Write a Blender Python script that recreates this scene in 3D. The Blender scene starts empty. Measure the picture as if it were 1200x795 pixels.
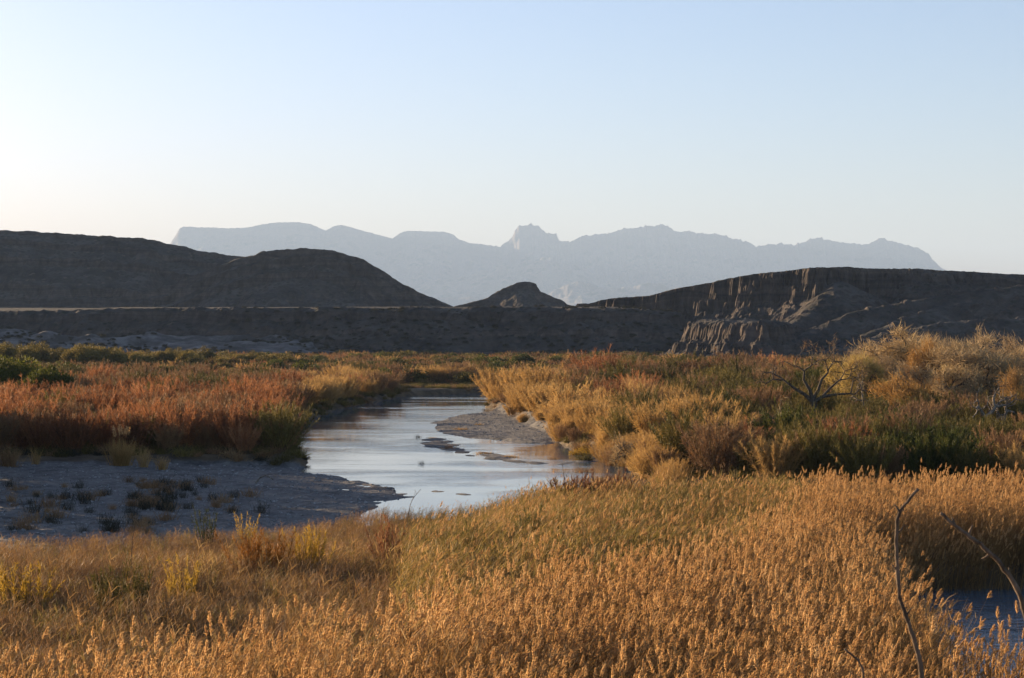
import bpy, math, random
import numpy as np
from mathutils import Vector, Matrix

R = math.radians
scene = bpy.context.scene
COL = scene.collection
rng = np.random.default_rng(7)
random.seed(7)

# ---------------------------------------------------------------- camera, sky, sun, exposure
EYE, FPX, CXP, HOR = 14.0, 2239.0, 600.0, 392.0       # eye height (m), focal length / centre / horizon in pixels of the 1200 px frame
cam_d = bpy.data.cameras.new('camera')
cam_d.sensor_width = 36.0
cam_d.lens = 36.0 * FPX / 1200.0
cam_d.clip_start, cam_d.clip_end = 0.5, 120000.0
cam = bpy.data.objects.new('camera', cam_d)
COL.objects.link(cam)
cam.location = (0, 0, EYE)
cam.rotation_euler = (R(90) - math.atan((397.5 - HOR) / FPX), 0, 0)
cam_d.dof.use_dof = True
cam_d.dof.focus_distance = 170.0
cam_d.dof.aperture_fstop = 9.0
scene.camera = cam

SUN_ELEV, SUN_AZ = 8.0, 49.0                          # degrees; azimuth is measured from the view direction towards the left
sun_dir = Vector((-math.sin(R(SUN_AZ)) * math.cos(R(SUN_ELEV)), math.cos(R(SUN_AZ)) * math.cos(R(SUN_ELEV)), math.sin(R(SUN_ELEV))))
world = bpy.data.worlds.new('World')
scene.world = world
world.use_nodes = True
wn = world.node_tree
for n in list(wn.nodes): wn.nodes.remove(n)
w_out = wn.nodes.new('ShaderNodeOutputWorld')
w_bg = wn.nodes.new('ShaderNodeBackground')
w_sky = wn.nodes.new('ShaderNodeTexSky')
w_sky.sky_type = 'NISHITA'
w_sky.sun_disc = False
w_sky.sun_elevation = R(SUN_ELEV)
w_sky.sun_rotation = R(-SUN_AZ)
w_sky.altitude = 550
w_sky.air_density = 1.0
w_sky.dust_density = 1.15
w_sky.ozone_density = 4.0
w_bg.inputs['Strength'].default_value = 0.066
w_bal = wn.nodes.new('ShaderNodeMix'); w_bal.data_type = 'RGBA'; w_bal.blend_type = 'MULTIPLY'   # white balance of the sky
w_bal.inputs[0].default_value = 1.0
w_bal.inputs[7].default_value = (1.41, 0.95, 0.83, 1)
wn.links.new(w_sky.outputs[0], w_bal.inputs[6])
wn.links.new(w_bal.outputs[2], w_bg.inputs['Color'])
wn.links.new(w_bg.outputs[0], w_out.inputs['Surface'])

sun_d = bpy.data.lights.new('sun', 'SUN')
sun_d.energy = 5.0
sun_d.angle = R(0.5)
sun_d.color = (1.0, 0.74, 0.46)
sun = bpy.data.objects.new('sun', sun_d)
COL.objects.link(sun)
sun.rotation_euler = sun_dir.to_track_quat('Z', 'Y').to_euler()

vs = scene.view_settings
vs.view_transform = 'Standard'
vs.look = 'None'
vs.gamma = 1.0
vs.use_curve_mapping = False
vs.exposure = 2.22
cy = scene.cycles
cy.max_bounces = 5
cy.diffuse_bounces = 2
cy.glossy_bounces = 2
cy.transmission_bounces = 3
cy.transparent_max_bounces = 4
cy.volume_bounces = 0
cy.use_adaptive_sampling = False
cy.use_denoising = True

# ---------------------------------------------------------------- helpers: numbers
def smooth(a, b, x):
    t = np.clip((np.asarray(x, float) - a) / (b - a), 0, 1)
    return t * t * (3 - 2 * t)

def _hash(ix, iy, seed):
    h = (ix.astype(np.int64) * 374761393 + iy.astype(np.int64) * 668265263 + seed * 974634777) & 0xFFFFFFFF
    h = ((h ^ (h >> 13)) * 1274126177) & 0xFFFFFFFF
    h = (h ^ (h >> 16)) & 0xFFFFFFFF
    return h / 4294967295.0

def vnoise(x, y, seed=0):
    """smooth gradient noise, about -1..1"""
    x = np.asarray(x, float); y = np.asarray(y, float)
    ix = np.floor(x); iy = np.floor(y)
    fx = x - ix; fy = y - iy
    u = fx * fx * fx * (fx * (fx * 6 - 15) + 10); v = fy * fy * fy * (fy * (fy * 6 - 15) + 10)
    def g(dx, dy):
        a = _hash(ix + dx, iy + dy, seed) * 2 * np.pi
        return np.cos(a) * (fx - dx) + np.sin(a) * (fy - dy)
    a = g(0, 0) * (1 - u) + g(1, 0) * u
    b = g(0, 1) * (1 - u) + g(1, 1) * u
    return (a * (1 - v) + b * v) * 1.5

def fbm(x, y, seed=0, octaves=4, gain=0.5):
    s = 0.0; a = 1.0; t = 0.0
    for k in range(octaves):
        s = s + a * vnoise(x * 2.03 ** k, y * 2.03 ** k, seed + k * 17); t += a; a *= gain
    return s / t

def ridged(x, y, seed=0, octaves=4, gain=0.5):
    s = 0.0; a = 1.0; t = 0.0
    for k in range(octaves):
        s = s + a * (1 - np.abs(vnoise(x * 2.03 ** k, y * 2.03 ** k, seed + k * 13)) * 1.6); t += a; a *= gain
    return s / t

def gp(px, py, z=0.0):
    """where a sight line through a photo pixel meets the level z: used once, to survey the plan of the river and the banks"""
    D = FPX * (EYE - z) / (py - HOR)
    return ((px - CXP) / FPX * D, D)

def at(px, D):
    return (px - CXP) / FPX * D

def hz(py, D):
    return EYE + (HOR - py) / FPX * D

def poly_sd(x, y, pts):
    """signed distance to a polygon: negative inside"""
    x = np.asarray(x, float); y = np.asarray(y, float)
    d = np.full(x.shape, 1e18); inside = np.zeros(x.shape, bool)
    n = len(pts)
    for i in range(n):
        ax, ay = pts[i]; bx, by = pts[(i + 1) % n]
        ex, ey = bx - ax, by - ay
        t = np.clip(((x - ax) * ex + (y - ay) * ey) / max(ex * ex + ey * ey, 1e-9), 0, 1)
        d = np.minimum(d, (x - ax - t * ex) ** 2 + (y - ay - t * ey) ** 2)
        if ay != by:
            c = ((ay > y) != (by > y)) & (x < (bx - ax) * (y - ay) / (by - ay) + ax)
            inside ^= c
    d = np.sqrt(d)
    return np.where(inside, -d, d)

def line_dist(x, y, pts):
    """distance to a polyline of (x, y, z) and the height of its nearest point"""
    d = np.full(np.shape(x), 1e18); zz = np.zeros(np.shape(x))
    for (ax, ay, az), (bx, by, bz) in zip(pts[:-1], pts[1:]):
        ex, ey = bx - ax, by - ay
        t = np.clip(((x - ax) * ex + (y - ay) * ey) / max(ex * ex + ey * ey, 1e-9), 0, 1)
        q = (x - ax - t * ex) ** 2 + (y - ay - t * ey) ** 2
        z = az + t * (bz - az)
        zz = np.where(q < d, z, zz); d = np.minimum(d, q)
    return np.sqrt(d), zz

# ---------------------------------------------------------------- helpers: nodes and meshes
class NT:
    def __init__(self, name):
        self.m = bpy.data.materials.new(name)
        self.m.use_nodes = True
        self.t = self.m.node_tree
        for n in list(self.t.nodes): self.t.nodes.remove(n)
    def n(self, typ, **kw):
        nd = self.t.nodes.new(typ)
        for k, v in kw.items():
            if k.startswith('i_'):
                key = k[2:]
                key = int(key) if key.isdigit() else key.replace('_', ' ')
                s = nd.inputs[key]
                if isinstance(v, bpy.types.NodeSocket): self.t.links.new(v, s)
                else: s.default_value = v
            else: setattr(nd, k, v)
        return nd
    def link(self, a, b): self.t.links.new(a, b)
    def ramp(self, fac, stops, interp='LINEAR'):
        nd = self.t.nodes.new('ShaderNodeValToRGB')
        nd.color_ramp.interpolation = interp
        e = nd.color_ramp.elements
        while len(e) < len(stops): e.new(0.5)
        for el, (p, c) in zip(e, stops):
            el.position = p
            el.color = (c, c, c, 1) if isinstance(c, (int, float)) else (*c, 1)
        self.link(fac, nd.inputs[0])
        return nd.outputs[0]
    def math(self, op, a, b=None, clamp=False):
        nd = self.t.nodes.new('ShaderNodeMath'); nd.operation = op; nd.use_clamp = clamp
        for i, v in enumerate((a, b)):
            if v is None: continue
            if isinstance(v, bpy.types.NodeSocket): self.link(v, nd.inputs[i])
            else: nd.inputs[i].default_value = v
        return nd.outputs[0]
    def mix(self, fac, a, b, blend='MIX'):
        nd = self.t.nodes.new('ShaderNodeMix'); nd.data_type = 'RGBA'; nd.blend_type = blend
        for key, v in ((0, fac), (6, a), (7, b)):
            if isinstance(v, bpy.types.NodeSocket): self.link(v, nd.inputs[key])
            elif key == 0: nd.inputs[0].default_value = v
            else: nd.inputs[key].default_value = (*v, 1)
        return nd.outputs[2]
    def noise(self, vec, scale, detail=3.0, rough=0.55, dist=0.0):
        nd = self.n('ShaderNodeTexNoise', i_Scale=scale, i_Detail=detail, i_Roughness=rough, i_Distortion=dist)
        if vec is not None: self.link(vec, nd.inputs['Vector'])
        return nd.outputs['Fac']
    def mapping(self, vec, scale):
        nd = self.n('ShaderNodeMapping'); nd.inputs['Scale'].default_value = scale
        self.link(vec, nd.inputs['Vector'])
        return nd.outputs[0]
    def out(self, surf, vol=None, disp=None):
        o = self.n('ShaderNodeOutputMaterial')
        if surf is not None: self.link(surf, o.inputs['Surface'])
        if vol is not None: self.link(vol, o.inputs['Volume'])
        return self.m

def tag(o, label=None, cat=None, group=None, kind=None):
    if label: o['label'] = label
    if cat: o['category'] = cat
    if group: o['group'] = group
    if kind: o['kind'] = kind
    return o

def mesh_np(name, verts, quads=None, tris=None, mats=(), attrs=None, smooth_shade=True, mat_index=None):
    """mesh data from numpy arrays"""
    me = bpy.data.meshes.new(name)
    verts = np.asarray(verts, np.float32).reshape(-1, 3)
    q = np.zeros((0, 4), np.int32) if quads is None else np.asarray(quads, np.int32).reshape(-1, 4)
    t = np.zeros((0, 3), np.int32) if tris is None else np.asarray(tris, np.int32).reshape(-1, 3)
    me.vertices.add(len(verts)); me.vertices.foreach_set('co', verts.ravel())
    nl = q.size + t.size
    me.loops.add(nl); me.polygons.add(len(q) + len(t))
    me.loops.foreach_set('vertex_index', np.concatenate([q.ravel(), t.ravel()]).astype(np.int32))
    starts = np.concatenate([np.arange(len(q)) * 4, q.size + np.arange(len(t)) * 3]).astype(np.int32)
    me.polygons.foreach_set('loop_start', starts)
    me.polygons.foreach_set('use_smooth', np.full(len(q) + len(t), smooth_shade))
    for m in mats: me.materials.append(m)
    if mat_index is not None: me.polygons.foreach_set('material_index', np.asarray(mat_index, np.int32))
    for k, v in (attrs or {}).items():
        a = me.attributes.new(k, 'FLOAT', 'POINT'); a.data.foreach_set('value', np.asarray(v, np.float32))
    me.update(); me.validate()
    return me

def link_obj(name, data, parent=None, loc=(0, 0, 0)):
    o = bpy.data.objects.new(name, data); COL.objects.link(o)
    o.location = loc
    if parent: o.parent = parent
    return o

def grid_mesh(name, X, Y, Z, mat, attrs=None, keep=None, soft=True):
    ny, nx = X.shape
    idx = np.arange(ny * nx).reshape(ny, nx)
    q = np.stack([idx[:-1, :-1], idx[:-1, 1:], idx[1:, 1:], idx[1:, :-1]], -1).reshape(-1, 4)
    if keep is not None:
        k = keep.ravel()
        q = q[k[q].any(1)]
    V = np.stack([X.ravel(), Y.ravel(), Z.ravel()], -1)
    used = np.unique(q); remap = np.full(len(V), -1); remap[used] = np.arange(len(used))
    at_ = {k: np.asarray(v).ravel()[used] for k, v in (attrs or {}).items()}
    return mesh_np(name, V[used], quads=remap[q], mats=[mat], attrs=at_, smooth_shade=soft)
# ---------------------------------------------------------------- plan of the valley
def P(pts, z=0.0): return [gp(a, b, z) for a, b in pts]

RIVER = P([(575, 461), (500, 464), (470, 466), (440, 472), (400, 480), (372, 490), (352, 498), (350, 512), (356, 530), (373, 552),
           (420, 560), (455, 566), (490, 575), (497, 583), (470, 592), (450, 604)]) + [(-9, 138), (2, 133), (25, 133), (60, 136), (110, 140),
           (110, 152), (60, 150), (38, 153), (22, 160), (14, 172)] + \
        P([(722, 548), (712, 541), (690, 531), (655, 521), (636, 510), (610, 498), (585, 486), (565, 477)]) + [(8, 420), (60, 440), (140, 470), (140, 500), (60, 480), (10, 462)]
BAR = P([(600, 478), (520, 487), (488, 496), (487, 503), (500, 510), (540, 515), (600, 520), (640, 522), (665, 522), (675, 512), (660, 500), (630, 486)])
SHOALS = [P([(505, 514), (525, 526), (560, 532), (600, 536)]), P([(540, 529), (590, 539), (640, 544), (680, 541)]), P([(478, 582), (510, 577), (535, 580)])]
POND = [(18.5, 100), (20.5, 103), (26, 104.5), (36, 104), (60, 102), (60, 76), (40, 70), (25, 60), (15.2, 60), (15.0, 70), (16.8, 85), (17.6, 94)]
GRAVEL = [(-75, 206), (-58, 198), (-46, 197), (-36, 200), (-26, 202)] + P([(360, 548), (373, 552), (420, 560), (455, 566), (490, 575), (497, 583), (470, 592), (450, 604)]) + [(-9, 134), (-13, 122), (-30, 105), (-75, 97)]

def land_height(x, y):
    n1 = fbm(x / 23.0, y / 23.0, 3, 3); n2 = fbm(x / 3.1, y / 4.7, 9, 3)
    base = 1.15 + 0.45 * n1 + 0.12 * n2 + 0.6 * smooth(480, 900, y) + 0.25 * smooth(40, 400, np.abs(x))
    wob = 1.1 * fbm(x / 5.0, y / 9.0, 21, 3)
    base = base + 0.5 * smooth(12, 34, x + 0.05 * (y - 200)) * smooth(150, 215, y) * smooth(900, 480, y)
    rv = poly_sd(x, y, RIVER) + wob * np.clip(y / 180.0, 0.4, 1.6)
    pd = poly_sd(x, y, POND) + wob * 0.7
    bar = poly_sd(x, y, BAR) + wob * 1.6
    gr = poly_sd(x, y, GRAVEL) + wob * 0.8
    gravel_z = 0.10 + 0.62 * smooth(0, 34, np.minimum(rv, 60)) + 0.2 * n2 + 0.2 * fbm(x / 9.0, y / 10.0, 5, 4, 0.6) + 0.12 * fbm(x / 1.3, y / 1.6, 6, 2)
    g = smooth(1.6, -1.2, gr)
    z = base * (1 - g) + gravel_z * g
    bank = smooth(-0.5, 2.6, rv) * smooth(-0.3, 2.0, pd)
    z = -0.75 + (z + 0.75) * bank
    bz = 0.24 + 0.11 * n2 + 0.1 * n1
    b = smooth(2.5, -5.0, bar)
    z = z * (1 - b) + np.maximum(z, bz) * b
    sh = np.full(np.shape(x), 1e9)
    for s in SHOALS:
        sh = np.minimum(sh, line_dist(x, y, [(p[0], p[1], 0) for p in s])[0])
    k = smooth(6.5, 0.5, sh + 1.6 * wob)
    z = np.maximum(z, -0.75 + k * (0.80 + 0.22 * n2 + 0.25 * n1))
    # the bluff the photographer stands on
    d = np.hypot(x * 0.55, y + 2.0)
    bl = 12.2 - 0.66 * np.clip(d - 5.5, 0, 60) * smooth(4.5, 9, d)
    bl = bl + 0.25 * fbm(x / 2.2, y / 2.2, 31, 3)
    return np.maximum(z, np.where(d < 45, bl, -9)), g, b, k

def zat(x, y):
    return float(land_height(np.array([x], float), np.array([y], float))[0][0])

def axis(segs):
    out = [segs[0][0]]
    for a, b, s0, s1 in segs:
        x = a; n = max(1, int(round((b - a) / ((s0 + s1) / 2))))
        t = np.linspace(0, 1, n + 1)[1:]
        w = (t + (s1 - s0) / (s0 + s1) * (t * t - t)) if s0 != s1 else t
        out += list(a + (b - a) * w)
    return np.array(out)

xs_pos = axis([(0, 70, 0.45, 0.55), (70, 160, 0.8, 3), (160, 700, 6, 30), (700, 27000, 200, 4000)])
xs = np.concatenate([-xs_pos[:0:-1], xs_pos])
ys = axis([(-900, -20, 200, 6), (-20, 60, 1.5, 1.2), (60, 240, 0.8, 0.8), (240, 520, 1.0, 1.8), (520, 1600, 4, 10), (1600, 46000, 80, 5000)])
GX, GY = np.meshgrid(xs, ys)
GZ, g_, b_, k_ = land_height(GX, GY)
sand = smooth(0.02, 0.3, fbm(GX / 60.0, GY / 45.0, 77, 4) + 0.35 * smooth(-150, -420, GX) * smooth(1000, 1200, GY) - 0.12) * smooth(480, 700, GY)
gravel = np.clip(np.maximum(np.maximum(g_, b_), k_), 0, 1)

def ground_material():
    t = NT('valley_ground')
    pos = t.n('ShaderNodeNewGeometry').outputs['Position']
    soil = t.ramp(t.noise(pos, 0.35, 5), [(0.3, (0.05, 0.036, 0.024)), (0.55, (0.11, 0.078, 0.045)), (0.75, (0.2, 0.14, 0.075))])
    v = t.n('ShaderNodeTexVoronoi', i_Scale=1.5); t.link(t.mapping(pos, (1, 0.8, 1)), v.inputs['Vector'])
    stone = t.ramp(v.outputs['Color'], [(0.1, (0.06, 0.057, 0.055)), (0.6, (0.16, 0.15, 0.14)), (0.95, (0.24, 0.22, 0.19))])
    patch = t.noise(t.mapping(pos, (0.16, 0.17, 0.1)), 1.0, 7, 0.7)
    mud = t.ramp(patch, [(0.38, (0.045, 0.041, 0.037)), (0.5, (0.13, 0.122, 0.112)), (0.62, (0.17, 0.158, 0.138))])
    grav = t.mix(0.55, stone, mud)
    fine = t.noise(pos, 3.0, 4, 0.7)
    grav = t.mix(1.0, grav, t.ramp(fine, [(0.3, 0.62), (0.7, 1.15)]), 'MULTIPLY')
    a = t.n('ShaderNodeAttribute', attribute_name='gravel').outputs['Fac']
    a = t.math('ADD', a, t.math('MULTIPLY', t.math('SUBTRACT', t.noise(pos, 0.6, 4), 0.5), 0.7))
    c = t.mix(t.ramp(a, [(0.35, 0.0), (0.65, 1.0)]), soil, grav)
    s = t.n('ShaderNodeAttribute', attribute_name='sand').outputs['Fac']
    s = t.math('ADD', s, t.math('MULTIPLY', t.math('SUBTRACT', t.noise(pos, 0.08, 5), 0.5), 0.8))
    c = t.mix(t.ramp(s, [(0.4, 0.0), (0.7, 1.0)]), c, (0.34, 0.30, 0.26))
    bs = t.n('ShaderNodeBsdfPrincipled', i_Roughness=0.95)
    bs.inputs['Specular IOR Level'].default_value = 0.15
    t.link(c, bs.inputs['Base Color'])
    bump = t.n('ShaderNodeBump', i_Strength=0.7, i_Distance=0.25)
    h = t.math('ADD', t.math('MULTIPLY', v.outputs['Distance'], -0.5), t.math('ADD', t.noise(pos, 0.9, 5, 0.65), t.math('MULTIPLY', patch, 1.5)))
    t.link(h, bump.inputs['Height']); t.link(bump.outputs[0], bs.inputs['Normal'])
    return t.out(bs.outputs[0])

ground = link_obj('ground', grid_mesh('ground', GX, GY, GZ, ground_material(), {'gravel': gravel, 'sand': sand}))
tag(ground, 'brown valley floor with pale gravel bars beside the river', kind='structure')

# ---------------------------------------------------------------- river
def water_material(name, gain=1.0):
    t = NT(name)
    pos = t.n('ShaderNodeNewGeometry').outputs['Position']
    rip = t.noise(t.mapping(pos, (1.5, 2.1, 1)), 1.0, 4, 0.62, 0.3)
    swell = t.noise(t.mapping(pos, (0.33, 0.45, 1)), 1.0, 3, 0.5, 0.6)
    reach = t.noise(t.mapping(pos, (0.022, 0.05, 1)), 1.0, 3, 0.55, 1.2)
    rif = t.n('ShaderNodeAttribute', attribute_name='riffle').outputs['Fac']
    reach = t.math('ADD', reach, t.math('MULTIPLY', rif, 0.26))
    amt = t.ramp(reach, [(0.40, 0.07), (0.54, 0.24), (0.68, 0.95)])
    h = t.math('ADD', t.math('MULTIPLY', rip, 0.032 * gain), t.math('MULTIPLY', swell, 0.028 * gain))
    h = t.math('MULTIPLY', h, amt)
    bump = t.n('ShaderNodeBump', i_Strength=1.0, i_Distance=1.0)
    t.link(h, bump.inputs['Height'])
    bs = t.n('ShaderNodeBsdfPrincipled', i_Roughness=0.03, i_IOR=1.33)
    bs.inputs['Base Color'].default_value = (0.075, 0.115, 0.145, 1)
    t.link(bump.outputs[0], bs.inputs['Normal'])
    return t.out(bs.outputs[0])

RIFFLES = [(gp(565, 562), 9, 9), (gp(470, 524), 12, 8), (gp(600, 545), 8, 7), (gp(520, 478), 14, 12), ((28, 90), 22, 22), ((20, 70), 18, 20), ((34, 96), 20, 14)]
def water_sheet(name, x0, x1, y0, y1, label, mat):
    nx, ny = 100, 200
    X, Y = np.meshgrid(np.linspace(x0, x1, nx), np.linspace(y0, y1, ny))
    rf = np.zeros_like(X)
    for (cx, cy_), rx, ry in RIFFLES:
        rf = np.maximum(rf, np.exp(-((X - cx) / rx) ** 2 - ((Y - cy_) / ry) ** 2))
    o = link_obj(name, grid_mesh(name, X, Y, np.zeros_like(X), mat, {'riffle': rf * (0.6 + 0.8 * fbm(X / 4.0, Y / 6.0, 305, 3))}))
    return tag(o, label, kind='structure')
WATER = water_material('river_water')
water_sheet('river', -60, 150, 127, 520, 'pale blue river winding between brushy banks', WATER)
water_sheet('backwater', 12, 64, 54, 120, 'dark blue backwater beside the foreground reeds', water_material('backwater_water', 3.2))

# ---------------------------------------------------------------- hills
def rock_material(name, rock_lo, rock_hi, scrub_lo, scrub_hi, band=7.0, dots=0.22):
    t = NT(name)
    geo = t.n('ShaderNodeNewGeometry'); pos = geo.outputs['Position']
    sx = t.n('ShaderNodeSeparateXYZ'); t.link(pos, sx.inputs[0])
    warp = t.math('MULTIPLY', t.noise(pos, 0.012, 4), 3.0 * band)
    zz = t.math('DIVIDE', t.math('ADD', sx.outputs[2], warp), band)
    cmb = t.n('ShaderNodeCombineXYZ'); t.link(zz, cmb.inputs[2])
    strata = t.noise(cmb.outputs[0], 1.0, 4, 0.7)
    grain = t.noise(t.mapping(pos, (0.16, 0.16, 0.05)), 1.0, 5, 0.65)
    rock = t.mix(t.ramp(strata, [(0.35, 0.0), (0.65, 1.0)]), rock_lo, rock_hi)
    rock = t.mix(1.0, rock, t.ramp(grain, [(0.3, 0.4), (0.7, 1.35)]), 'MULTIPLY')
    talus = t.mix(t.ramp(t.noise(pos, 0.035, 5, 0.65), [(0.35, 0.0), (0.65, 1.0)]), scrub_lo, scrub_hi)
    v = t.n('ShaderNodeTexVoronoi', i_Scale=dots); t.link(pos, v.inputs['Vector'])
    dot = t.ramp(v.outputs['Distance'], [(0.26, 1.0), (0.44, 0.0)])
    dot = t.math('MULTIPLY', dot, t.ramp(t.noise(pos, 0.02, 4), [(0.35, 0.45), (0.6, 1.0)]))
    v2 = t.n('ShaderNodeTexVoronoi', i_Scale=dots * 0.55); t.link(pos, v2.inputs['Vector'])
    boulder = t.math('MULTIPLY', t.ramp(v2.outputs['Distance'], [(0.14, 1.0), (0.28, 0.0)]), 0.8)
    talus = t.mix(boulder, talus, rock_hi)
    talus = t.mix(dot, talus, (0.028, 0.03, 0.02))
    nz = t.n('ShaderNodeSeparateXYZ'); t.link(geo.outputs['True Normal'], nz.inputs[0])
    steep = t.ramp(nz.outputs[2], [(0.6, 1.0), (0.88, 0.0)])
    c = t.mix(steep, talus, rock)
    bs = t.n('ShaderNodeBsdfPrincipled', i_Roughness=0.95)
    bs.inputs['Specular IOR Level'].default_value = 0.1
    t.link(c, bs.inputs['Base Color'])
    bump = t.n('ShaderNodeBump', i_Strength=0.8, i_Distance=2.2)
    t.link(t.math('ADD', t.noise(t.mapping(pos, (1, 1, 0.6)), 0.16, 6, 0.7), t.math('MULTIPLY', strata, 0.4)), bump.inputs['Height'])
    t.link(bump.outputs[0], bs.inputs['Normal'])
    return t.out(bs.outputs[0])

ROCK = rock_material('desert_rock', (0.034, 0.031, 0.031), (0.112, 0.085, 0.067), (0.02, 0.0195, 0.02), (0.09, 0.08, 0.069))
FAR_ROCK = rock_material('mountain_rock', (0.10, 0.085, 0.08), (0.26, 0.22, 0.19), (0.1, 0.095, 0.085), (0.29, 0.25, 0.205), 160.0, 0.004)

def heightfield(name, label, x0, x1, y0, y1, rx, ry, func, mat, floor=-2.0, soft=False):
    X, Y = np.meshgrid(np.arange(x0, x1 + rx, rx), np.arange(y0, y1 + ry, ry))
    Z = func(X, Y)
    Z = np.maximum(Z, floor)
    o = link_obj(name, grid_mesh(name, X, Y, Z, mat, keep=Z > floor + 0.01, soft=soft))
    return tag(o, label, kind='structure')

def nearer(func, k):
    """the same landform standing k times as far away and k times as big"""
    return lambda x, y: EYE + k * (func(x / k, y / k) - EYE)

def prof(d, pts):
    return np.interp(d, [p[0] for p in pts], [p[1] for p in pts])

def sky_line(pts, D):
    xs_ = np.array([at(p[0], D) for p in pts]); zs_ = np.array([hz(p[1], D) for p in pts])
    return xs_, zs_

# low bench in front of everything
BENCH = [(-900, 1335), (-400, 1315), (-320, 1310), (-170, 1285), (-40, 1280), (20, 1285), (60, 1270), (92, 1262), (112, 1290), (118, 1350), (135, 1500), (180, 1800), (220, 2300), (-900, 2300)]
def bench(x, y):
    d = poly_sd(x, y, BENCH)
    w = (ridged(x / 34.0, y / 34.0, 41, 4) - 0.55) * 15 + (ridged(x / 120.0, y / 120.0, 43, 2) - 0.5) * 16
    dd = d + w * smooth(-30, 14, d)
    top = 32.6 + 0.7 * fbm(x / 60.0, y / 30.0, 47, 3) - 3.0 * smooth(60, 118, x) * smooth(1420, 1300, y) + 5.6 * smooth(1290, 1850, y)
    top = top - 1.6 * smooth(-250, -330, x) * smooth(1500, 1350, y)
    z = top + np.where(dd > 0, prof(dd, [(0, 0), (3, -1.6), (9, -4.0), (11, -8.5), (24, -15.5), (27, -19), (46, -29), (70, -34), (95, -40)]), 0)
    z = z + np.where((dd < 0) & (dd > -25), (dd / 25.0) * 0 - 0.9 * smooth(-22, 0, dd), 0)
    return z + (0.9 * fbm(x / 9.0, y / 9.0, 49, 4, 0.65) + 1.2 * fbm(x / 24.0, y / 24.0, 50, 2)) * smooth(-8, 6, dd)
bench_at = nearer(bench, 0.78)
heightfield('bench_hill', 'long dark flat bench with a pale rim in front of the hills', -560, 190, 880, 1755, 1.7, 2.1, bench_at, ROCK)

# big rounded hill on the left: two summits
H1x, H1z = sky_line([(-260, 300), (-120, 284), (-40, 272), (0, 270), (50, 272), (90, 275), (130, 277), (170, 280), (210, 288), (250, 297), (275, 300), (310, 304), (350, 318), (400, 336), (450, 350), (500, 366)], 1750)
H2x, H2z = sky_line([(140, 350), (200, 334), (255, 312), (285, 302), (300, 299), (308, 295), (330, 293), (350, 291), (380, 292), (400, 296), (425, 304), (433, 308), (445, 315), (465, 328), (490, 342), (515, 353), (545, 366)], 1600)
def left_hill(x, y):
    g1 = (ridged(x / 70.0, y / 160.0, 51, 4) - 0.5)
    g2 = (ridged(x / 38.0, y / 90.0, 55, 4) - 0.5)
    d1 = 1750 + 18 * fbm(x / 90.0, x * 0, 5, 2) - y; d2 = 1600 - y
    a = np.interp(x, H1x, H1z) + np.where(d1 > 0, prof(d1 + 26 * g1 * smooth(4, 50, d1) + 15 * g2 * smooth(4, 30, d1), [(0, 0), (6, -0.8), (8, -4), (26, -10), (28, -15), (52, -25), (54, -31), (96, -50), (98, -56), (170, -93), (240, -127)]), -0.12 * np.abs(d1))
    b = np.interp(x, H2x, H2z) + np.where(d2 > 0, prof(d2 + 18 * g1 * smooth(2, 30, d2) + 14 * g2 * smooth(1, 14, d2), [(0, 0), (4, -0.6), (5.5, -6.0), (12, -8), (13.5, -15), (27, -20), (28.5, -26), (90, -56), (150, -86)]), -0.3 * np.abs(d2))
    z = np.maximum(a, b)
    return z + 2.4 * fbm(x / 14.0, y / 14.0, 59, 5, 0.65) + 2.5 * fbm(x / 45.0, y / 45.0, 60, 2) * smooth(0, 25, np.minimum(np.abs(d1), np.abs(d2)))
heightfield('rounded_hill', 'dark rounded desert hill with two summits on the left', -760, 0, 1430, 1960, 2.2, 2.4, left_hill, ROCK, 20.0)

# small butte in the middle
BUx, BUz = sky_line([(520, 362), (545, 356), (572, 349), (576, 345), (590, 338), (600, 334), (606, 331), (612, 330), (620, 330), (627, 332), (629, 335), (633, 341), (648, 348), (660, 352), (664, 357), (690, 361)], 1800)
def butte(x, y):
    g = (ridged(x / 22.0, y / 40.0, 61, 4) - 0.5)
    d = 1800 - y
    z = np.interp(x + 1.5 * fbm(x / 5, y / 5, 6, 2), BUx, BUz) + np.where(d > 0, prof(d + 7 * g * smooth(1, 12, d), [(0, 0), (3, -1.0), (5, -6), (9, -9), (20, -14), (60, -36)]), -0.4 * np.abs(d))
    return z + 0.7 * fbm(x / 7.0, y / 7.0, 63, 4)
heightfield('butte', 'small dark butte with a rocky cap between the bigger hills', -80, 90, 1700, 1900, 1.3, 1.5, butte, ROCK, 12.0)

# cliffs and spurs on the right
RIM = [(at(685, 1492), 1492), (at(715, 1475), 1475), (at(745, 1460), 1460), (at(790, 1440), 1440), (at(835, 1415), 1415), (at(870, 1400), 1395), (at(915, 1380), 1375), (at(950, 1360), 1350), (at(985, 1360), 1375),
       (at(1030, 1370), 1400), (at(1100, 1380), 1420), (at(1200, 1400), 1440), (700, 1480), (700, 2000), (60, 2000)]
RTx = [at(690, 1490), at(712, 1477), at(730, 1468), at(762, 1452), at(790, 1440), at(838, 1415), at(842, 1412), at(880, 1390), at(920, 1375), at(960, 1350), at(1000, 1370), at(1100, 1380), at(1200, 1400), 700]
RTz = [hz(356, 1490), hz(351, 1477), hz(349, 1468), hz(347, 1452), hz(339, 1440), hz(331, 1415), hz(329, 1412), hz(322, 1390), hz(317.5, 1375), hz(313, 1350), hz(312, 1370), hz(314, 1380), hz(319, 1400), hz(330, 1400)]
LOW = [(at(836, 1330), 1330), (at(818, 1185), 1185), (at(812, 1140), 1140), (at(850, 1112), 1112), (at(890, 1088), 1088), (at(908, 1100), 1100), (at(925, 1300), 1300)]
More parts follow.
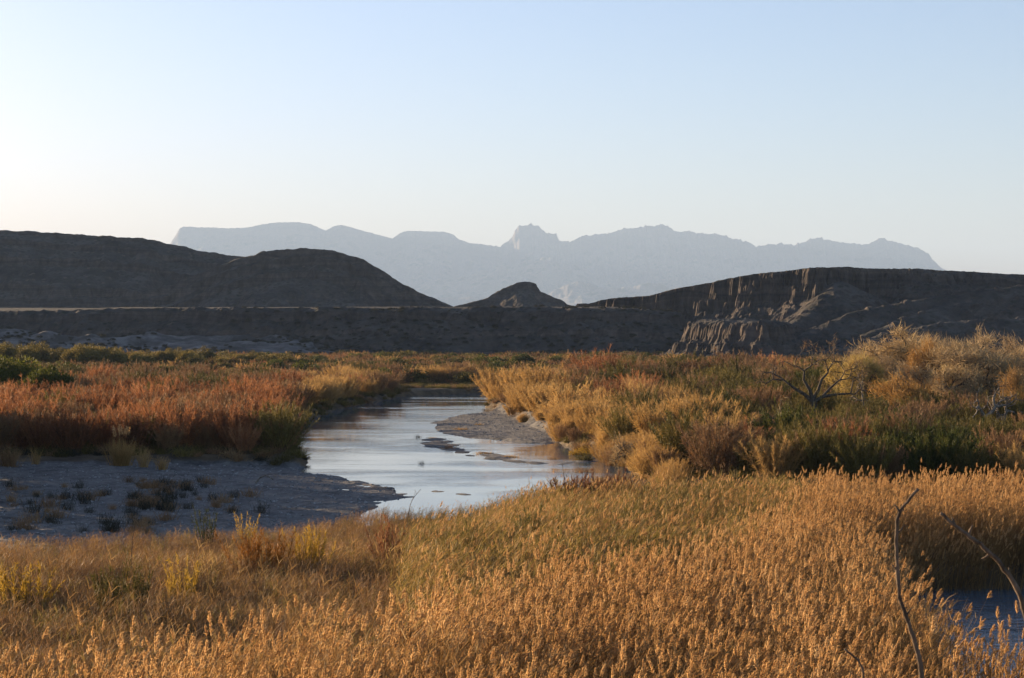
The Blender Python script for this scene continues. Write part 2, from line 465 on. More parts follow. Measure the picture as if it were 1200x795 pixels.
SPURS = [[(at(1260, 1330), 1330, hz(326, 1330)), (at(1200, 1310), 1310, hz(334, 1310)), (at(1120, 1300), 1300, hz(345, 1300)), (at(1050, 1285), 1285, hz(356, 1285)), (at(1000, 1270), 1270, hz(366, 1270)), (at(960, 1250), 1250, hz(384, 1250)), (at(915, 1220), 1220, hz(404, 1220)), (at(890, 1190), 1190, hz(418, 1190))],
         [(at(1260, 1200), 1200, hz(370, 1200)), (at(1200, 1200), 1200, hz(373, 1200)), (at(1130, 1195), 1195, hz(376, 1195)), (at(1080, 1190), 1190, hz(382, 1190)), (at(1040, 1180), 1180, hz(391, 1180)), (at(990, 1160), 1160, hz(406, 1160)), (at(955, 1140), 1140, hz(416, 1140))],
         [(at(985, 1350), 1350, hz(330, 1350)), (at(968, 1320), 1320, hz(349, 1320)), (at(945, 1295), 1295, hz(368, 1295)), (at(915, 1265), 1265, hz(390, 1265)), (at(885, 1235), 1235, hz(410, 1235))],
         [(at(1120, 1300), 1300, hz(352, 1300)), (at(1080, 1255), 1255, hz(368, 1255)), (at(1030, 1225), 1225, hz(386, 1225)), (at(1000, 1200), 1200, hz(400, 1200))]]
def right_cliffs(x, y):
    big = ridged(x / 46.0, y / 46.0, 71, 3) - 0.5
    mid = ridged(x / 19.0, y / 19.0, 73, 3) - 0.5
    d = poly_sd(x, y, RIM)
    dd = d + (17 * big + 12 * mid + 6.0 * (ridged(x / 7.0, y / 7.0, 74, 3) - 0.5)) * smooth(-26, 4, d)
    top = np.interp(x, RTx, RTz) + 0.8 * fbm(x / 24.0, y / 24.0, 75, 3)
    cut = smooth(at(1010, 1370), at(1100, 1380), x)
    cliff = prof(dd, [(0, 0), (1.5, -2), (4, -11), (6.5, -13), (9, -21), (14, -24), (60, -46), (110, -66), (150, -90)])
    soft = prof(dd, [(0, 0), (10, -4), (16, -10), (60, -27), (64, -31), (130, -60), (190, -84)])
    z = top + np.where(dd > 0, cliff * (1 - cut) + soft * cut, -0.01 * np.abs(dd))
    d2 = poly_sd(x, y, LOW) + 5 * mid + 4 * fbm(x / 13.0, y / 13.0, 76, 3) + 5.0 * (ridged(x / 7.0, y / 7.0, 78, 3) - 0.5)
    z = np.maximum(z, 20.5 + 1.5 * big + 3.0 * fbm(x / 16.0, y / 16.0, 72, 3) + np.where(d2 > 0, prof(d2, [(0, 0), (3, -2), (7, -10), (12, -12.5), (14, -16), (45, -34)]), 0.085 * np.abs(d2)))
    for k, s in enumerate(SPURS):
        ds, zs_ = line_dist(x + 3.0 * big, y + 3.0 * mid, s)
        rock = smooth(0.2, 0.5, vnoise(x / 9.0, y / 9.0, 90 + k)) * 1.6
        z = np.maximum(z, zs_ + rock * smooth(14, 2, ds) - np.where(ds < 8, 0.036 * ds * ds, 2.3 + 0.58 * (ds - 8)) + 4 * mid * smooth(6, 30, ds))
    return z + 0.7 * fbm(x / 6.0, y / 6.0, 79, 4) + 0.5 * mid
cliffs_at = nearer(right_cliffs, 0.72)
heightfield('canyon_cliffs', 'dark banded cliffs and rocky spurs on the right of the valley', 14, 340, 690, 1240, 0.9, 1.1, cliffs_at, ROCK)

# pale sand drifted against the foot of the bench
def dunes(x, y):
    n = fbm(x / 42.0, y / 34.0, 301, 3)
    return -2.6 + (17.5 + 5.0 * n) * smooth(1130, 1300, y + 22 * n) * smooth(-30, -190, x) + 2.2 * n + 0.5 * fbm(x / 9.0, y / 9.0, 303, 3)
dunes_at = nearer(dunes, 0.78)
def sand_material():
    t = NT('dune_sand')
    pos = t.n('ShaderNodeNewGeometry').outputs['Position']
    c = t.ramp(t.noise(pos, 0.06, 6, 0.7), [(0.44, (0.04, 0.035, 0.03)), (0.53, (0.09, 0.08, 0.07)), (0.62, (0.16, 0.145, 0.13))])
    bs = t.n('ShaderNodeBsdfPrincipled', i_Roughness=0.95); t.link(c, bs.inputs['Base Color'])
    return t.out(bs.outputs[0])
heightfield('sand_slope', 'pale sandy slope at the foot of the dark bench on the left', -380, 16, 840, 1023, 2.0, 2.0, dunes_at, sand_material(), 0.6, True)

# distant range
MD = 12000.0
MTx, MTz = sky_line([(120, 345), (160, 318), (190, 300), (200, 286), (207, 275), (211, 268), (216, 266), (240, 267), (270, 268), (290, 267), (305, 264), (325, 261), (350, 261), (365, 263), (375, 268), (382, 271), (390, 266), (401, 264), (412, 267),
                     (430, 272), (460, 280), (470, 273), (478, 271), (520, 272), (531, 275), (538, 281), (550, 285), (575, 288), (586, 290), (592, 285), (600, 279), (604, 270), (610, 265), (622, 263.5), (632, 266), (637, 271), (642, 275),
                     (652, 274), (654, 283), (664, 284), (670, 283), (680, 278), (700, 275), (712, 274), (728, 270), (745, 267), (760, 266), (775, 264), (784, 266), (790, 271), (800, 272), (812, 272), (820, 274), (835, 274), (850, 277), (858, 280), (866, 282),
                     (880, 285), (885, 290), (900, 287), (918, 287), (930, 288), (945, 283), (957, 279), (970, 281), (985, 285), (1000, 286), (1010, 287), (1018, 286), (1028, 281), (1034, 279), (1042, 283), (1060, 287), (1075, 291), (1088, 298), (1092, 305), (1101, 313), (1130, 330), (1180, 350)], MD)
def mountains(x, y):
    jag = (11.0 * fbm(x / 30.0, 0 * x + 0.37, 81, 4, 0.6) + 16.0 * np.maximum(0, vnoise(x / 17.0, 0 * x + 0.37, 82)) ** 1.5) * (0.3 + 0.7 * smooth(-300, 200, x))
    d = MD - y; d = np.sign(d) * np.maximum(np.abs(d) - 15, 0)
    gl = ridged(x / 420.0 + 0.25 * fbm(x / 900., y / 900., 2, 2), y / 1500.0, 83, 4) - 0.5
    fine = ridged(x / 130.0, y / 300.0, 85, 4) - 0.5
    dd = d + (640 * gl + 190 * fine) * smooth(20, 500, d)
    z = np.interp(x, MTx, MTz) + jag + np.where(d > 0, prof(dd, [(0, 0), (25, -30), (60, -90), (260, -190), (800, -330), (1600, -470), (2600, -640)]), -0.5 * np.abs(d))
    # lower ridges in front of the range
    f1 = np.interp(x, *sky_line([(330, 352), (430, 345), (500, 330), (560, 318), (640, 300), (700, 318), (740, 330), (800, 345), (860, 350)], 10800)) + 16 * fbm(x / 90., 0 * x, 87, 3)
    z = np.maximum(z, f1 + prof(np.abs(10800 - y) + 120 * fine, [(0, 0), (150, -60), (700, -250), (1200, -420)]))
    f2 = np.interp(x, *sky_line([(380, 365), (480, 350), (560, 347), (640, 345), (670, 331), (690, 330), (715, 338), (760, 331), (790, 336), (900, 350)], 9400)) + 12 * fbm(x / 70., 0 * x, 89, 3)
    z = np.maximum(z, f2 + prof(np.abs(9400 - y) + 80 * fine, [(0, 0), (120, -50), (500, -190), (900, -330)]))
    return z
def far_mountains(x, y):
    return EYE + 3.0 * (mountains(x / 3.0, y / 3.0) - EYE)            # the range stands 36 km away
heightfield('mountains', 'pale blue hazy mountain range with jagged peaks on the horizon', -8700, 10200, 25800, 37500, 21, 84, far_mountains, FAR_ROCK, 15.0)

# ---------------------------------------------------------------- the air
def haze_box():
    t = NT('haze_air')
    v = t.n('ShaderNodeVolumePrincipled', i_Density=HAZE_DENSITY, i_Anisotropy=0.0)
    v.inputs['Color'].default_value = (*HAZE_COLOR, 1)
    t.out(None, v.outputs[0])
    x0, x1, y0, y1, z0, z1 = -27800, 27800, -950, 46800, -3.0, 2160.0
    V = [(x, y, z) for z in (z0, z1) for y in (y0, y1) for x in (x0, x1)]
    F = [(0, 2, 3, 1), (4, 5, 7, 6), (0, 1, 5, 4), (2, 6, 7, 3), (0, 4, 6, 2), (1, 3, 7, 5)]
    o = link_obj('haze', mesh_np('haze', V, quads=F, mats=[t.m], smooth_shade=False))
    tag(o, 'thin blue haze filling the air of the whole valley', 'haze', kind='stuff')
HAZE_DENSITY, HAZE_COLOR = 3.2e-5, (0.42, 0.585, 0.84)
haze_box()
# ---------------------------------------------------------------- plants: materials
def foliage(name, stops, transl=0.35, patch=12.0, spread=0.55, own=0.35, rough=0.7):
    """dry or green leaves and twigs: colour varies from blade to blade, plant to plant and across the valley"""
    t = NT(name)
    tint = t.n('ShaderNodeAttribute', attribute_name='tint').outputs['Fac']
    own_ = t.n('ShaderNodeObjectInfo').outputs['Random']
    pos = t.n('ShaderNodeNewGeometry').outputs['Position']
    pn = t.noise(pos, 1.0 / patch, 3, 0.6)
    f = t.math('ADD', t.math('MULTIPLY', tint, spread), t.math('MULTIPLY', own_, own))
    f = t.math('ADD', f, t.math('MULTIPLY', t.math('SUBTRACT', pn, 0.5), 1.1))
    f = t.math('ADD', f, 0.5 - (spread + own) / 2, clamp=True)
    c = t.ramp(f, stops)
    bs = t.n('ShaderNodeBsdfPrincipled', i_Roughness=rough)
    bs.inputs['Specular IOR Level'].default_value = 0.12
    t.link(c, bs.inputs['Base Color'])
    tr = t.n('ShaderNodeBsdfTranslucent'); t.link(c, tr.inputs['Color'])
    mx = t.n('ShaderNodeMixShader'); mx.inputs[0].default_value = transl
    t.link(bs.outputs[0], mx.inputs[1]); t.link(tr.outputs[0], mx.inputs[2])
    return t.out(mx.outputs[0])

def bark(name, lo, hi, scale=6.0):
    t = NT(name)
    pos = t.n('ShaderNodeTexCoord').outputs['Object']
    c = t.ramp(t.noise(t.mapping(pos, (1, 1, 0.35)), scale, 5, 0.65), [(0.35, lo), (0.65, hi)])
    bs = t.n('ShaderNodeBsdfPrincipled', i_Roughness=0.9); bs.inputs['Specular IOR Level'].default_value = 0.15
    t.link(c, bs.inputs['Base Color'])
    bump = t.n('ShaderNodeBump', i_Strength=0.6, i_Distance=0.03)
    t.link(t.noise(t.mapping(pos, (1, 1, 0.25)), scale * 3, 4, 0.7), bump.inputs['Height']); t.link(bump.outputs[0], bs.inputs['Normal'])
    return t.out(bs.outputs[0])

M = {
    'rust': foliage('tamarisk_rust', [(0.0, (0.085, 0.045, 0.025)), (0.35, (0.21, 0.09, 0.038)), (0.7, (0.38, 0.165, 0.065)), (1.0, (0.45, 0.25, 0.12))], transl=0.3),
    'brown': foliage('tamarisk_faded', [(0.0, (0.10, 0.065, 0.035)), (0.4, (0.22, 0.125, 0.06)), (0.75, (0.32, 0.19, 0.085)), (1.0, (0.36, 0.25, 0.12))], transl=0.2),
    'red': foliage('shrub_red', [(0.0, (0.06, 0.032, 0.02)), (0.5, (0.17, 0.068, 0.03)), (1.0, (0.3, 0.13, 0.05))], transl=0.2),
    'olive': foliage('shrub_olive', [(0.0, (0.03, 0.028, 0.010)), (0.4, (0.085, 0.072, 0.018)), (0.75, (0.17, 0.132, 0.032)), (1.0, (0.26, 0.19, 0.055))], transl=0.2),
    'green': foliage('shrub_green', [(0.0, (0.018, 0.025, 0.008)), (0.5, (0.05, 0.06, 0.013)), (1.0, (0.13, 0.125, 0.025))], transl=0.3),
    'gold': foliage('shrub_gold', [(0.0, (0.2, 0.115, 0.04)), (0.4, (0.36, 0.22, 0.075)), (0.75, (0.46, 0.29, 0.105)), (1.0, (0.5, 0.35, 0.15))], transl=0.36),
    'yellow': foliage('leaves_yellow', [(0.0, (0.16, 0.10, 0.02)), (0.5, (0.4, 0.25, 0.035)), (1.0, (0.55, 0.36, 0.06))]),
    'orange': foliage('leaves_orange', [(0.0, (0.16, 0.07, 0.02)), (0.5, (0.38, 0.17, 0.03)), (1.0, (0.52, 0.27, 0.05))], transl=0.2),
    'straw': foliage('reed_straw', [(0.0, (0.09, 0.055, 0.024)), (0.4, (0.22, 0.125, 0.045)), (0.75, (0.36, 0.21, 0.075)), (1.0, (0.48, 0.33, 0.15))], patch=9.0),
    'plume': foliage('reed_plume', [(0.0, (0.36, 0.2, 0.08)), (0.5, (0.56, 0.34, 0.14)), (1.0, (0.68, 0.47, 0.235))], transl=0.5, patch=6.0),
    'sedge': foliage('reed_green', [(0.0, (0.06, 0.055, 0.015)), (0.4, (0.15, 0.118, 0.032)), (0.7, (0.29, 0.195, 0.06)), (1.0, (0.46, 0.31, 0.12))], patch=7.0),
    'crown': foliage('cottonwood_twigs', [(0.0, (0.18, 0.125, 0.07)), (0.4, (0.33, 0.235, 0.125)), (0.75, (0.43, 0.31, 0.15)), (1.0, (0.5, 0.35, 0.13))], transl=0.2, patch=7.0),
    'scrub': foliage('scrub_mixed', [(0.0, (0.05, 0.045, 0.018)), (0.3, (0.12, 0.085, 0.028)), (0.55, (0.22, 0.12, 0.045)), (0.8, (0.3, 0.15, 0.055)), (1.0, (0.36, 0.22, 0.08))], transl=0.2, patch=45.0, own=0.7),
    'dark': foliage('desert_scrub', [(0.0, (0.02, 0.022, 0.014)), (1.0, (0.06, 0.055, 0.035))], transl=0.2),
    'paleyellow': foliage('cottonwood_yellow', [(0.0, (0.18, 0.125, 0.05)), (0.5, (0.33, 0.235, 0.075)), (1.0, (0.48, 0.35, 0.10))], transl=0.25, patch=5.0),
    'amber': foliage('cottonwood_amber', [(0.0, (0.17, 0.10, 0.045)), (0.5, (0.32, 0.18, 0.055)), (1.0, (0.45, 0.25, 0.065))], transl=0.25, patch=5.0),
    'bright': foliage('leaves_fresh', [(0.0, (0.03, 0.036, 0.008)), (0.5, (0.085, 0.09, 0.014)), (1.0, (0.18, 0.17, 0.03))]),
    'sage': foliage('leaves_olive_yellow', [(0.0, (0.05, 0.042, 0.014)), (0.5, (0.16, 0.122, 0.03)), (1.0, (0.29, 0.21, 0.055))], transl=0.25),
    'bark': bark('bark_dark', (0.035, 0.027, 0.02), (0.12, 0.095, 0.07)),
    'twig': bark('twig_brown', (0.06, 0.04, 0.025), (0.17, 0.11, 0.07)),
    'dead': bark('dead_wood', (0.07, 0.058, 0.046), (0.27, 0.225, 0.175)),
    'stem': bark('stem_bark', (0.05, 0.036, 0.026), (0.2, 0.145, 0.1), 14.0),
    'stone': bark('river_stone', (0.12, 0.115, 0.11), (0.36, 0.34, 0.32), 3.0),
}

# ---------------------------------------------------------------- plants: geometry
def unit(v):
    return v / np.maximum(np.linalg.norm(v, axis=-1, keepdims=True), 1e-9)

class Blades:
    """collects many thin leaves, twigs or stalks as one mesh"""
    def __init__(self): self.v = []; self.q = []; self.t = []; self.a = []; self.n = 0
    def add(self, P0, D, L, W, bend=None, tint=None, taper=0.75, flat=None):
        P0 = np.asarray(P0, float); n = len(P0); D = unit(np.broadcast_to(np.asarray(D, float), (n, 3)))
        L = np.broadcast_to(np.asarray(L, float), (n,))[:, None]; W = np.broadcast_to(np.asarray(W, float), (n,))[:, None]
        bend = np.zeros((n, 3)) if bend is None else np.broadcast_to(bend, (n, 3))
        rv = rng.normal(size=(n, 3)) if flat is None else np.broadcast_to(flat, (n, 3))
        S = unit(np.cross(D, rv)) * W * 0.5
        m = P0 + D * L * 0.5 + bend * 0.25; e = P0 + D * L + bend
        V = np.stack([P0 - S, P0 + S, m - S * taper, m + S * taper, e], 1)
        k = self.n + np.arange(n) * 5
        self.q.append(np.stack([k, k + 1, k + 3, k + 2], -1)); self.t.append(np.stack([k + 2, k + 3, k + 4], -1))
        tint = rng.random(n) if tint is None else np.broadcast_to(tint, (n,))
        self.v.append(V.reshape(-1, 3)); self.a.append(np.repeat(tint, 5)); self.n += n * 5
        return e
    def mesh(self, name, mat):
        return mesh_np(name, np.concatenate(self.v), np.concatenate(self.q), np.concatenate(self.t), [mat], {'tint': np.concatenate(self.a)}, smooth_shade=False)

class Tubes:
    def __init__(self): self.v = []; self.q = []; self.t = []; self.n = 0
    def add(self, pts, radii, sides=5):
        pts = np.asarray(pts, float); k = len(pts)
        tan = np.gradient(pts, axis=0); tan = unit(tan)
        ref = np.array([0.31, 0.92, 0.21]); u = unit(np.cross(tan, ref)); w = np.cross(tan, u)
        a = np.arange(sides) / sides * 2 * np.pi
        ring = u[:, None] * np.cos(a)[None, :, None] + w[:, None] * np.sin(a)[None, :, None]
        V = pts[:, None] + ring * np.asarray(radii, float)[:, None, None]
        base = self.n + np.arange(k)[:, None] * sides; i = np.arange(sides); j = (i + 1) % sides
        Q = np.stack([base[:-1] + i, base[:-1] + j, base[1:] + j, base[1:] + i], -1).reshape(-1, 4)
        self.v.append(V.reshape(-1, 3)); self.q.append(Q)
        last = self.n + (k - 1) * sides
        self.t.append(np.array([[last, last + q, last + q + 1] for q in range(1, sides - 1)]))
        self.n += k * sides
    def mesh(self, name, mat):
        return mesh_np(name, np.concatenate(self.v), np.concatenate(self.q), np.concatenate(self.t), [mat])

def fan_dirs(n, lo, hi):
    """directions leaning lo..hi degrees away from upright"""
    th = np.radians(lo + (hi - lo) * np.sqrt(rng.random(n))); ph = rng.random(n) * 2 * np.pi
    return np.stack([np.sin(th) * np.cos(ph), np.sin(th) * np.sin(ph), np.cos(th)], -1)

def wispy(h, r, n_stem, n_twig, mat, twig_len=0.55, width=0.035, lean=42, up=0.7, stem_mat='twig', clump=0.0):
    """tamarisk or willow: stems fan up from the ground and carry fine upright sprays"""
    f = Blades(); s = Tubes()
    for i in range(n_stem):
        d = fan_dirs(1, 4, lean)[0]
        L = h * (0.72 + 0.33 * rng.random()) / max(d[2], 0.55) * (1.0 if d[2] > 0.8 else 0.86)
        p0 = np.array([rng.normal() * r * 0.22, rng.normal() * r * 0.22, -0.15])
        bend = np.array([d[0], d[1], 0]) * 0.25 * h * rng.random() + np.array([0, 0, 0.12 * h]) + rng.normal(size=3) * 0.08 * h
        tt = np.linspace(0, 1, 5)[:, None]
        pts = p0 + d * L * 0.86 * tt + bend * tt * tt
        if i % 2 == 0 or n_stem < 30: s.add(pts, np.linspace(0.028, 0.008, 5) * (h / 3.2) ** 0.5, 3)
        u = 0.16 + 0.84 * rng.random(n_twig) ** 0.6
        pos = p0 + d * L * 0.86 * u[:, None] + bend * (u * u)[:, None]
        tang = unit(d + 2 * bend * u[:, None] / L)
        td = unit(tang * up + rng.normal(size=(n_twig, 3)) * 0.5 + np.array([0, 0, 0.25]))
        tl = twig_len * (1.15 - 0.55 * u) * (0.6 + 0.8 * rng.random(n_twig)) * (h / 3.2) ** 0.6
        tint = np.clip(rng.random() * 0.5 + 0.5 * rng.random(n_twig), 0, 1)
        f.add(pos, td, tl, width * (0.7 + 0.7 * rng.random(n_twig)), bend=td * 0 + rng.normal(size=(n_twig, 3)) * 0.06, tint=tint)
    return {'foliage': f.mesh('foliage', M[mat]), 'stems': s.mesh('stems', M[stem_mat])}

def mound(h, r, n, mat, width=0.045, droop=0.5, lean=55, plumes=0):
    """a dense clump of cane or tall grass that arches outward"""
    f = Blades()
    d = fan_dirs(n, 0, lean)
    p0 = np.stack([rng.normal(size=n) * r * 0.3, rng.normal(size=n) * r * 0.3, np.full(n, -0.1)], -1)
    L = h * (0.55 + 0.5 * rng.random(n))
    out = np.stack([d[:, 0], d[:, 1], np.zeros(n)], -1)
    bend = out * (droop * h * (0.4 + rng.random(n)))[:, None] * 0.7 - np.array([0, 0, 1.0]) * (np.linalg.norm(out, axis=1) * droop * h * 0.55)[:, None]
    f.add(p0, d, L, width * (0.6 + 0.8 * rng.random(n)), bend)
    u = 0.35 + 0.65 * rng.random(n * 2); k = rng.integers(0, n, n * 2)
    pos = p0[k] + d[k] * (L[k] * u)[:, None] + bend[k] * (u * u)[:, None]
    td = unit(d[k] * 0.8 + rng.normal(size=(n * 2, 3)) * 0.45)
    f.add(pos, td, h * 0.16 * (0.5 + rng.random(n * 2)), width * 0.8, rng.normal(size=(n * 2, 3)) * 0.05 * h)
    res = {'foliage': f.mesh('foliage', M[mat])}
    if plumes:
        pl = Blades()
        dd = fan_dirs(plumes, 0, lean * 0.55); base = dd * h * (0.95 + 0.25 * rng.random(plumes))[:, None]
        for b, q in zip(base, dd):
            m = 16; uu = rng.random(m)
            pl.add(b + q * (uu * 0.45)[:, None], unit(q * 0.7 + rng.normal(size=(m, 3)) * 0.45), 0.2, 0.05)
        res['plumes'] = pl.mesh('plumes', M['plume'])
    return res

def leafy(h, r, n_lobe, n_leaf, mat, leaf=0.16, stem_mat='bark'):
    """a rounded shrub with small leaves in clumps on branches"""
    f = Blades(); s = Tubes()
    for i in range(n_lobe):
        d = fan_dirs(1, 5, 62)[0]
        c = d * np.array([r * 1.05, r * 1.05, h * 0.82]) * (0.55 + 0.45 * rng.random()); c[2] = max(c[2], 0.3 * h * rng.random() + 0.15 * h)
        mid = c * 0.5 + rng.normal(size=3) * 0.1 * r
        s.add([[0, 0, -0.2], mid, c], [0.07, 0.045, 0.015], 4)
        lr = r * (0.26 + 0.2 * rng.random())
        q = rng.normal(size=(n_leaf, 3)); q = unit(q) * (rng.random(n_leaf) ** 0.45)[:, None]
        pos = c + q * np.array([lr, lr, lr * 0.8])
        f.add(pos, unit(q + rng.normal(size=(n_leaf, 3)) * 0.7 + np.array([0, 0, 0.4])), leaf * (0.6 + 0.9 * rng.random(n_leaf)), leaf * 0.42, tint=np.clip(0.5 * rng.random() + 0.5 * rng.random(n_leaf), 0, 1), taper=1.1)
    return {'foliage': f.mesh('foliage', M[mat]), 'stems': s.mesh('stems', M[stem_mat])}

def limbs(s, p, d, L, rad, level, maxlev, tips, spread=38, droop=0.0, kids=(2, 4), wob=0.16, keep=0.72, thin=0.62):
    n = 5; pts = [np.array(p, float)]; dd = np.array(d, float)
    for i in range(n - 1):
        dd = unit(dd + rng.normal(size=3) * wob + np.array([0, 0, 0.05 - droop * level * 0.06]))
        pts.append(pts[-1] + dd * L / (n - 1))
    r1 = rad * (thin if level < maxlev else 0.35)
    s.add(pts, np.linspace(rad, r1, n), 7 if level == 0 else (5 if level < 3 else 3))
    if level >= maxlev:
        tips.append((pts[-1], dd, L)); tips.append((pts[2], dd, L)); return
    k = rng.integers(kids[0], kids[1] + 1)
    ph0 = rng.random() * 6.28
    for i in range(k):
        ph = ph0 + i * 6.283 / k + rng.normal() * 0.4; th = R(spread) * (0.55 + 0.75 * rng.random())
        a = unit(np.cross(dd, [0.3, 0.8, 0.5])); b = np.cross(dd, a)
        nd = unit(dd * math.cos(th) + (a * math.cos(ph) + b * math.sin(ph)) * math.sin(th))
        q = pts[-1] if i < 2 else pts[-2]
        limbs(s, q, nd, L * keep * (0.8 + 0.4 * rng.random()), r1 * (0.8 if i else 0.9), level + 1, maxlev, tips, spread, droop, kids, wob, keep, thin)

def cottonwood(h, mat, n_twig=26, trunk_lean=0.15, leaf_mat=None):
    s = Tubes(); tips = []
    d = unit(np.array([rng.normal() * trunk_lean, rng.normal() * trunk_lean, 1]))
    limbs(s, (0, 0, -0.3), d, h * 0.24, 0.05 * h * 0.6, 0, 4, tips, 48, 0.3, (3, 4), 0.24, 0.80, 0.68)
    f = Blades()
    for p, dd, L in tips:
        pos = p + rng.normal(size=(n_twig, 3)) * 0.28 - dd * 0.5 * rng.random((n_twig, 1))
        td = unit(dd * 0.7 + rng.normal(size=(n_twig, 3)) * 0.6 + np.array([0, 0, 0.35]))
        f.add(pos, td, 0.35 + 0.7 * rng.random(n_twig), 0.045, rng.normal(size=(n_twig, 3)) * 0.1, tint=np.clip(0.45 * rng.random() + 0.55 * rng.random(n_twig), 0, 1))
    return {'trunk': s.mesh('trunk', M['bark']), 'crown': f.mesh('crown', M[mat])}

def bare_tree(h, lean=0.1, maxlev=4, spread=46, mat='dead', fine=0, kids=(2, 3), wob=0.22):
    s = Tubes(); tips = []
    d = unit(np.array([rng.normal() * lean, rng.normal() * lean, 1]))
    limbs(s, (0, 0, -0.3), d, h * 0.3, 0.05 * h, 0, maxlev, tips, spread, 0.25, kids, wob, 0.78, 0.74)
    if fine:
        tw = Blades()
        for p, dd, L in tips:
            tw.add(np.repeat(p[None], fine, 0), unit(dd + rng.normal(size=(fine, 3)) * 0.7), 0.3 + 0.6 * rng.random(fine), 0.03, rng.normal(size=(fine, 3)) * 0.1)
        return {'trunk': s.mesh('trunk', M[mat]), 'twigs': tw.mesh('twigs', M['crown'] if fine < 5 else M['brown'])}
    return {'trunk': s.mesh('trunk', M[mat])}

def fit(parts, h, r=None):
    """scale a plant's meshes so that its top stands at h and its half width is r"""
    V = {k: np.empty(len(m.vertices) * 3, np.float32) for k, m in parts.items()}
    for k, m in parts.items(): m.vertices.foreach_get('co', V[k])
    A = np.concatenate([v.reshape(-1, 3) for v in V.values()])
    sz = h / np.percentile(A[:, 2], 98.5)
    sr = sz if r is None else r / np.percentile(np.hypot(A[:, 0], A[:, 1]), 95)
    for k, m in parts.items():
        v = V[k].reshape(-1, 3) * np.array([sr, sr, sz], np.float32)
        m.vertices.foreach_set('co', v.ravel()); m.update()
    return parts

# reed clumps: patches about 1.2 m across
def reeds(h, n, plume, mat, size=0.6, leaf=5, seed_lean=(0.18, -0.02), leafw=0.028, stalkw=0.016):
    f = Blades(); p = Blades()
    p0 = np.stack([(rng.random(n) - 0.5) * 2 * size, (rng.random(n) - 0.5) * 2 * size, np.full(n, -0.1)], -1)
    d = unit(np.stack([rng.normal(size=n) * 0.08 + seed_lean[0] * 0.4, rng.normal(size=n) * 0.08, np.ones(n)], -1))
    L = h * (0.72 + 0.36 * rng.random(n))
    bend = np.stack([seed_lean[0] * L * (0.5 + rng.random(n)) + rng.normal(size=n) * 0.12 * L, rng.normal(size=n) * 0.1 * L, -0.03 * L], -1)
    f.add(p0, d, L, stalkw * 1.4, bend, taper=0.9)
    k = np.repeat(np.arange(n), leaf); m = len(k)
    u = 0.25 + 0.7 * rng.random(m)
    pos = p0[k] + d[k] * (L[k] * u)[:, None] + bend[k] * (u * u)[:, None]
    ph = rng.random(m) * 6.283
    td = unit(np.stack([np.cos(ph) * 0.42 + 0.25, np.sin(ph) * 0.42, np.full(m, 0.9)], -1))
    ll = 0.34 + 0.4 * rng.random(m)
    f.add(pos, td, ll, leafw, np.stack([td[:, 0] * 0.25, td[:, 1] * 0.25, -0.16 - 0.3 * rng.random(m)], -1) * ll[:, None] * 1.3)
    res = f
    if plume:
        keep = np.nonzero(rng.random(n) < plume)[0]
        for i in keep:
            b = p0[i] + d[i] * L[i] + bend[i]; q = unit(d[i] + 1.6 * bend[i] / L[i])
            mm = 80; uu = rng.random(mm) ** 0.8; ln = (0.24 + 0.17 * rng.random()) * (0.75 + 0.4 * rng.random())
            side = unit(rng.normal(size=(mm, 3)) + np.array([0.35, 0, 0]))
            base = b + q * ((uu - 0.1) * ln)[:, None]
            td = unit(q * (0.95 - 0.2 * (1 - uu))[:, None] + side * 0.5)
            p.add(base, td, (0.145 - 0.09 * uu) * (0.7 + 0.6 * rng.random(mm)), 0.017, np.array([0.03, 0, -0.05]) * (1 - uu)[:, None], tint=np.clip(0.4 * rng.random() + 0.6 * rng.random(mm), 0, 1))
    return join_two(f, M[mat], p if p.n else None, M['plume'])

def join_two(f, mf, p, mp):
    V = list(f.v); Q = list(f.q); T = list(f.t); A = list(f.a); off = f.n
    nq, nt = sum(map(len, Q)), sum(map(len, T)); pq = pt = 0
    if p is not None:
        V += p.v; A += p.a
        Q += [q + off for q in p.q]; T += [t_ + off for t_ in p.t]
        pq, pt = sum(map(len, p.q)), sum(map(len, p.t))
    mi = np.concatenate([np.zeros(nq), np.ones(pq), np.zeros(nt), np.ones(pt)]).astype(int)
    return mesh_np('reed_patch', np.concatenate(V), np.concatenate(Q), np.concatenate(T), [mf] + ([mp] if p is not None else []), {'tint': np.concatenate(A)}, smooth_shade=False, mat_index=mi)

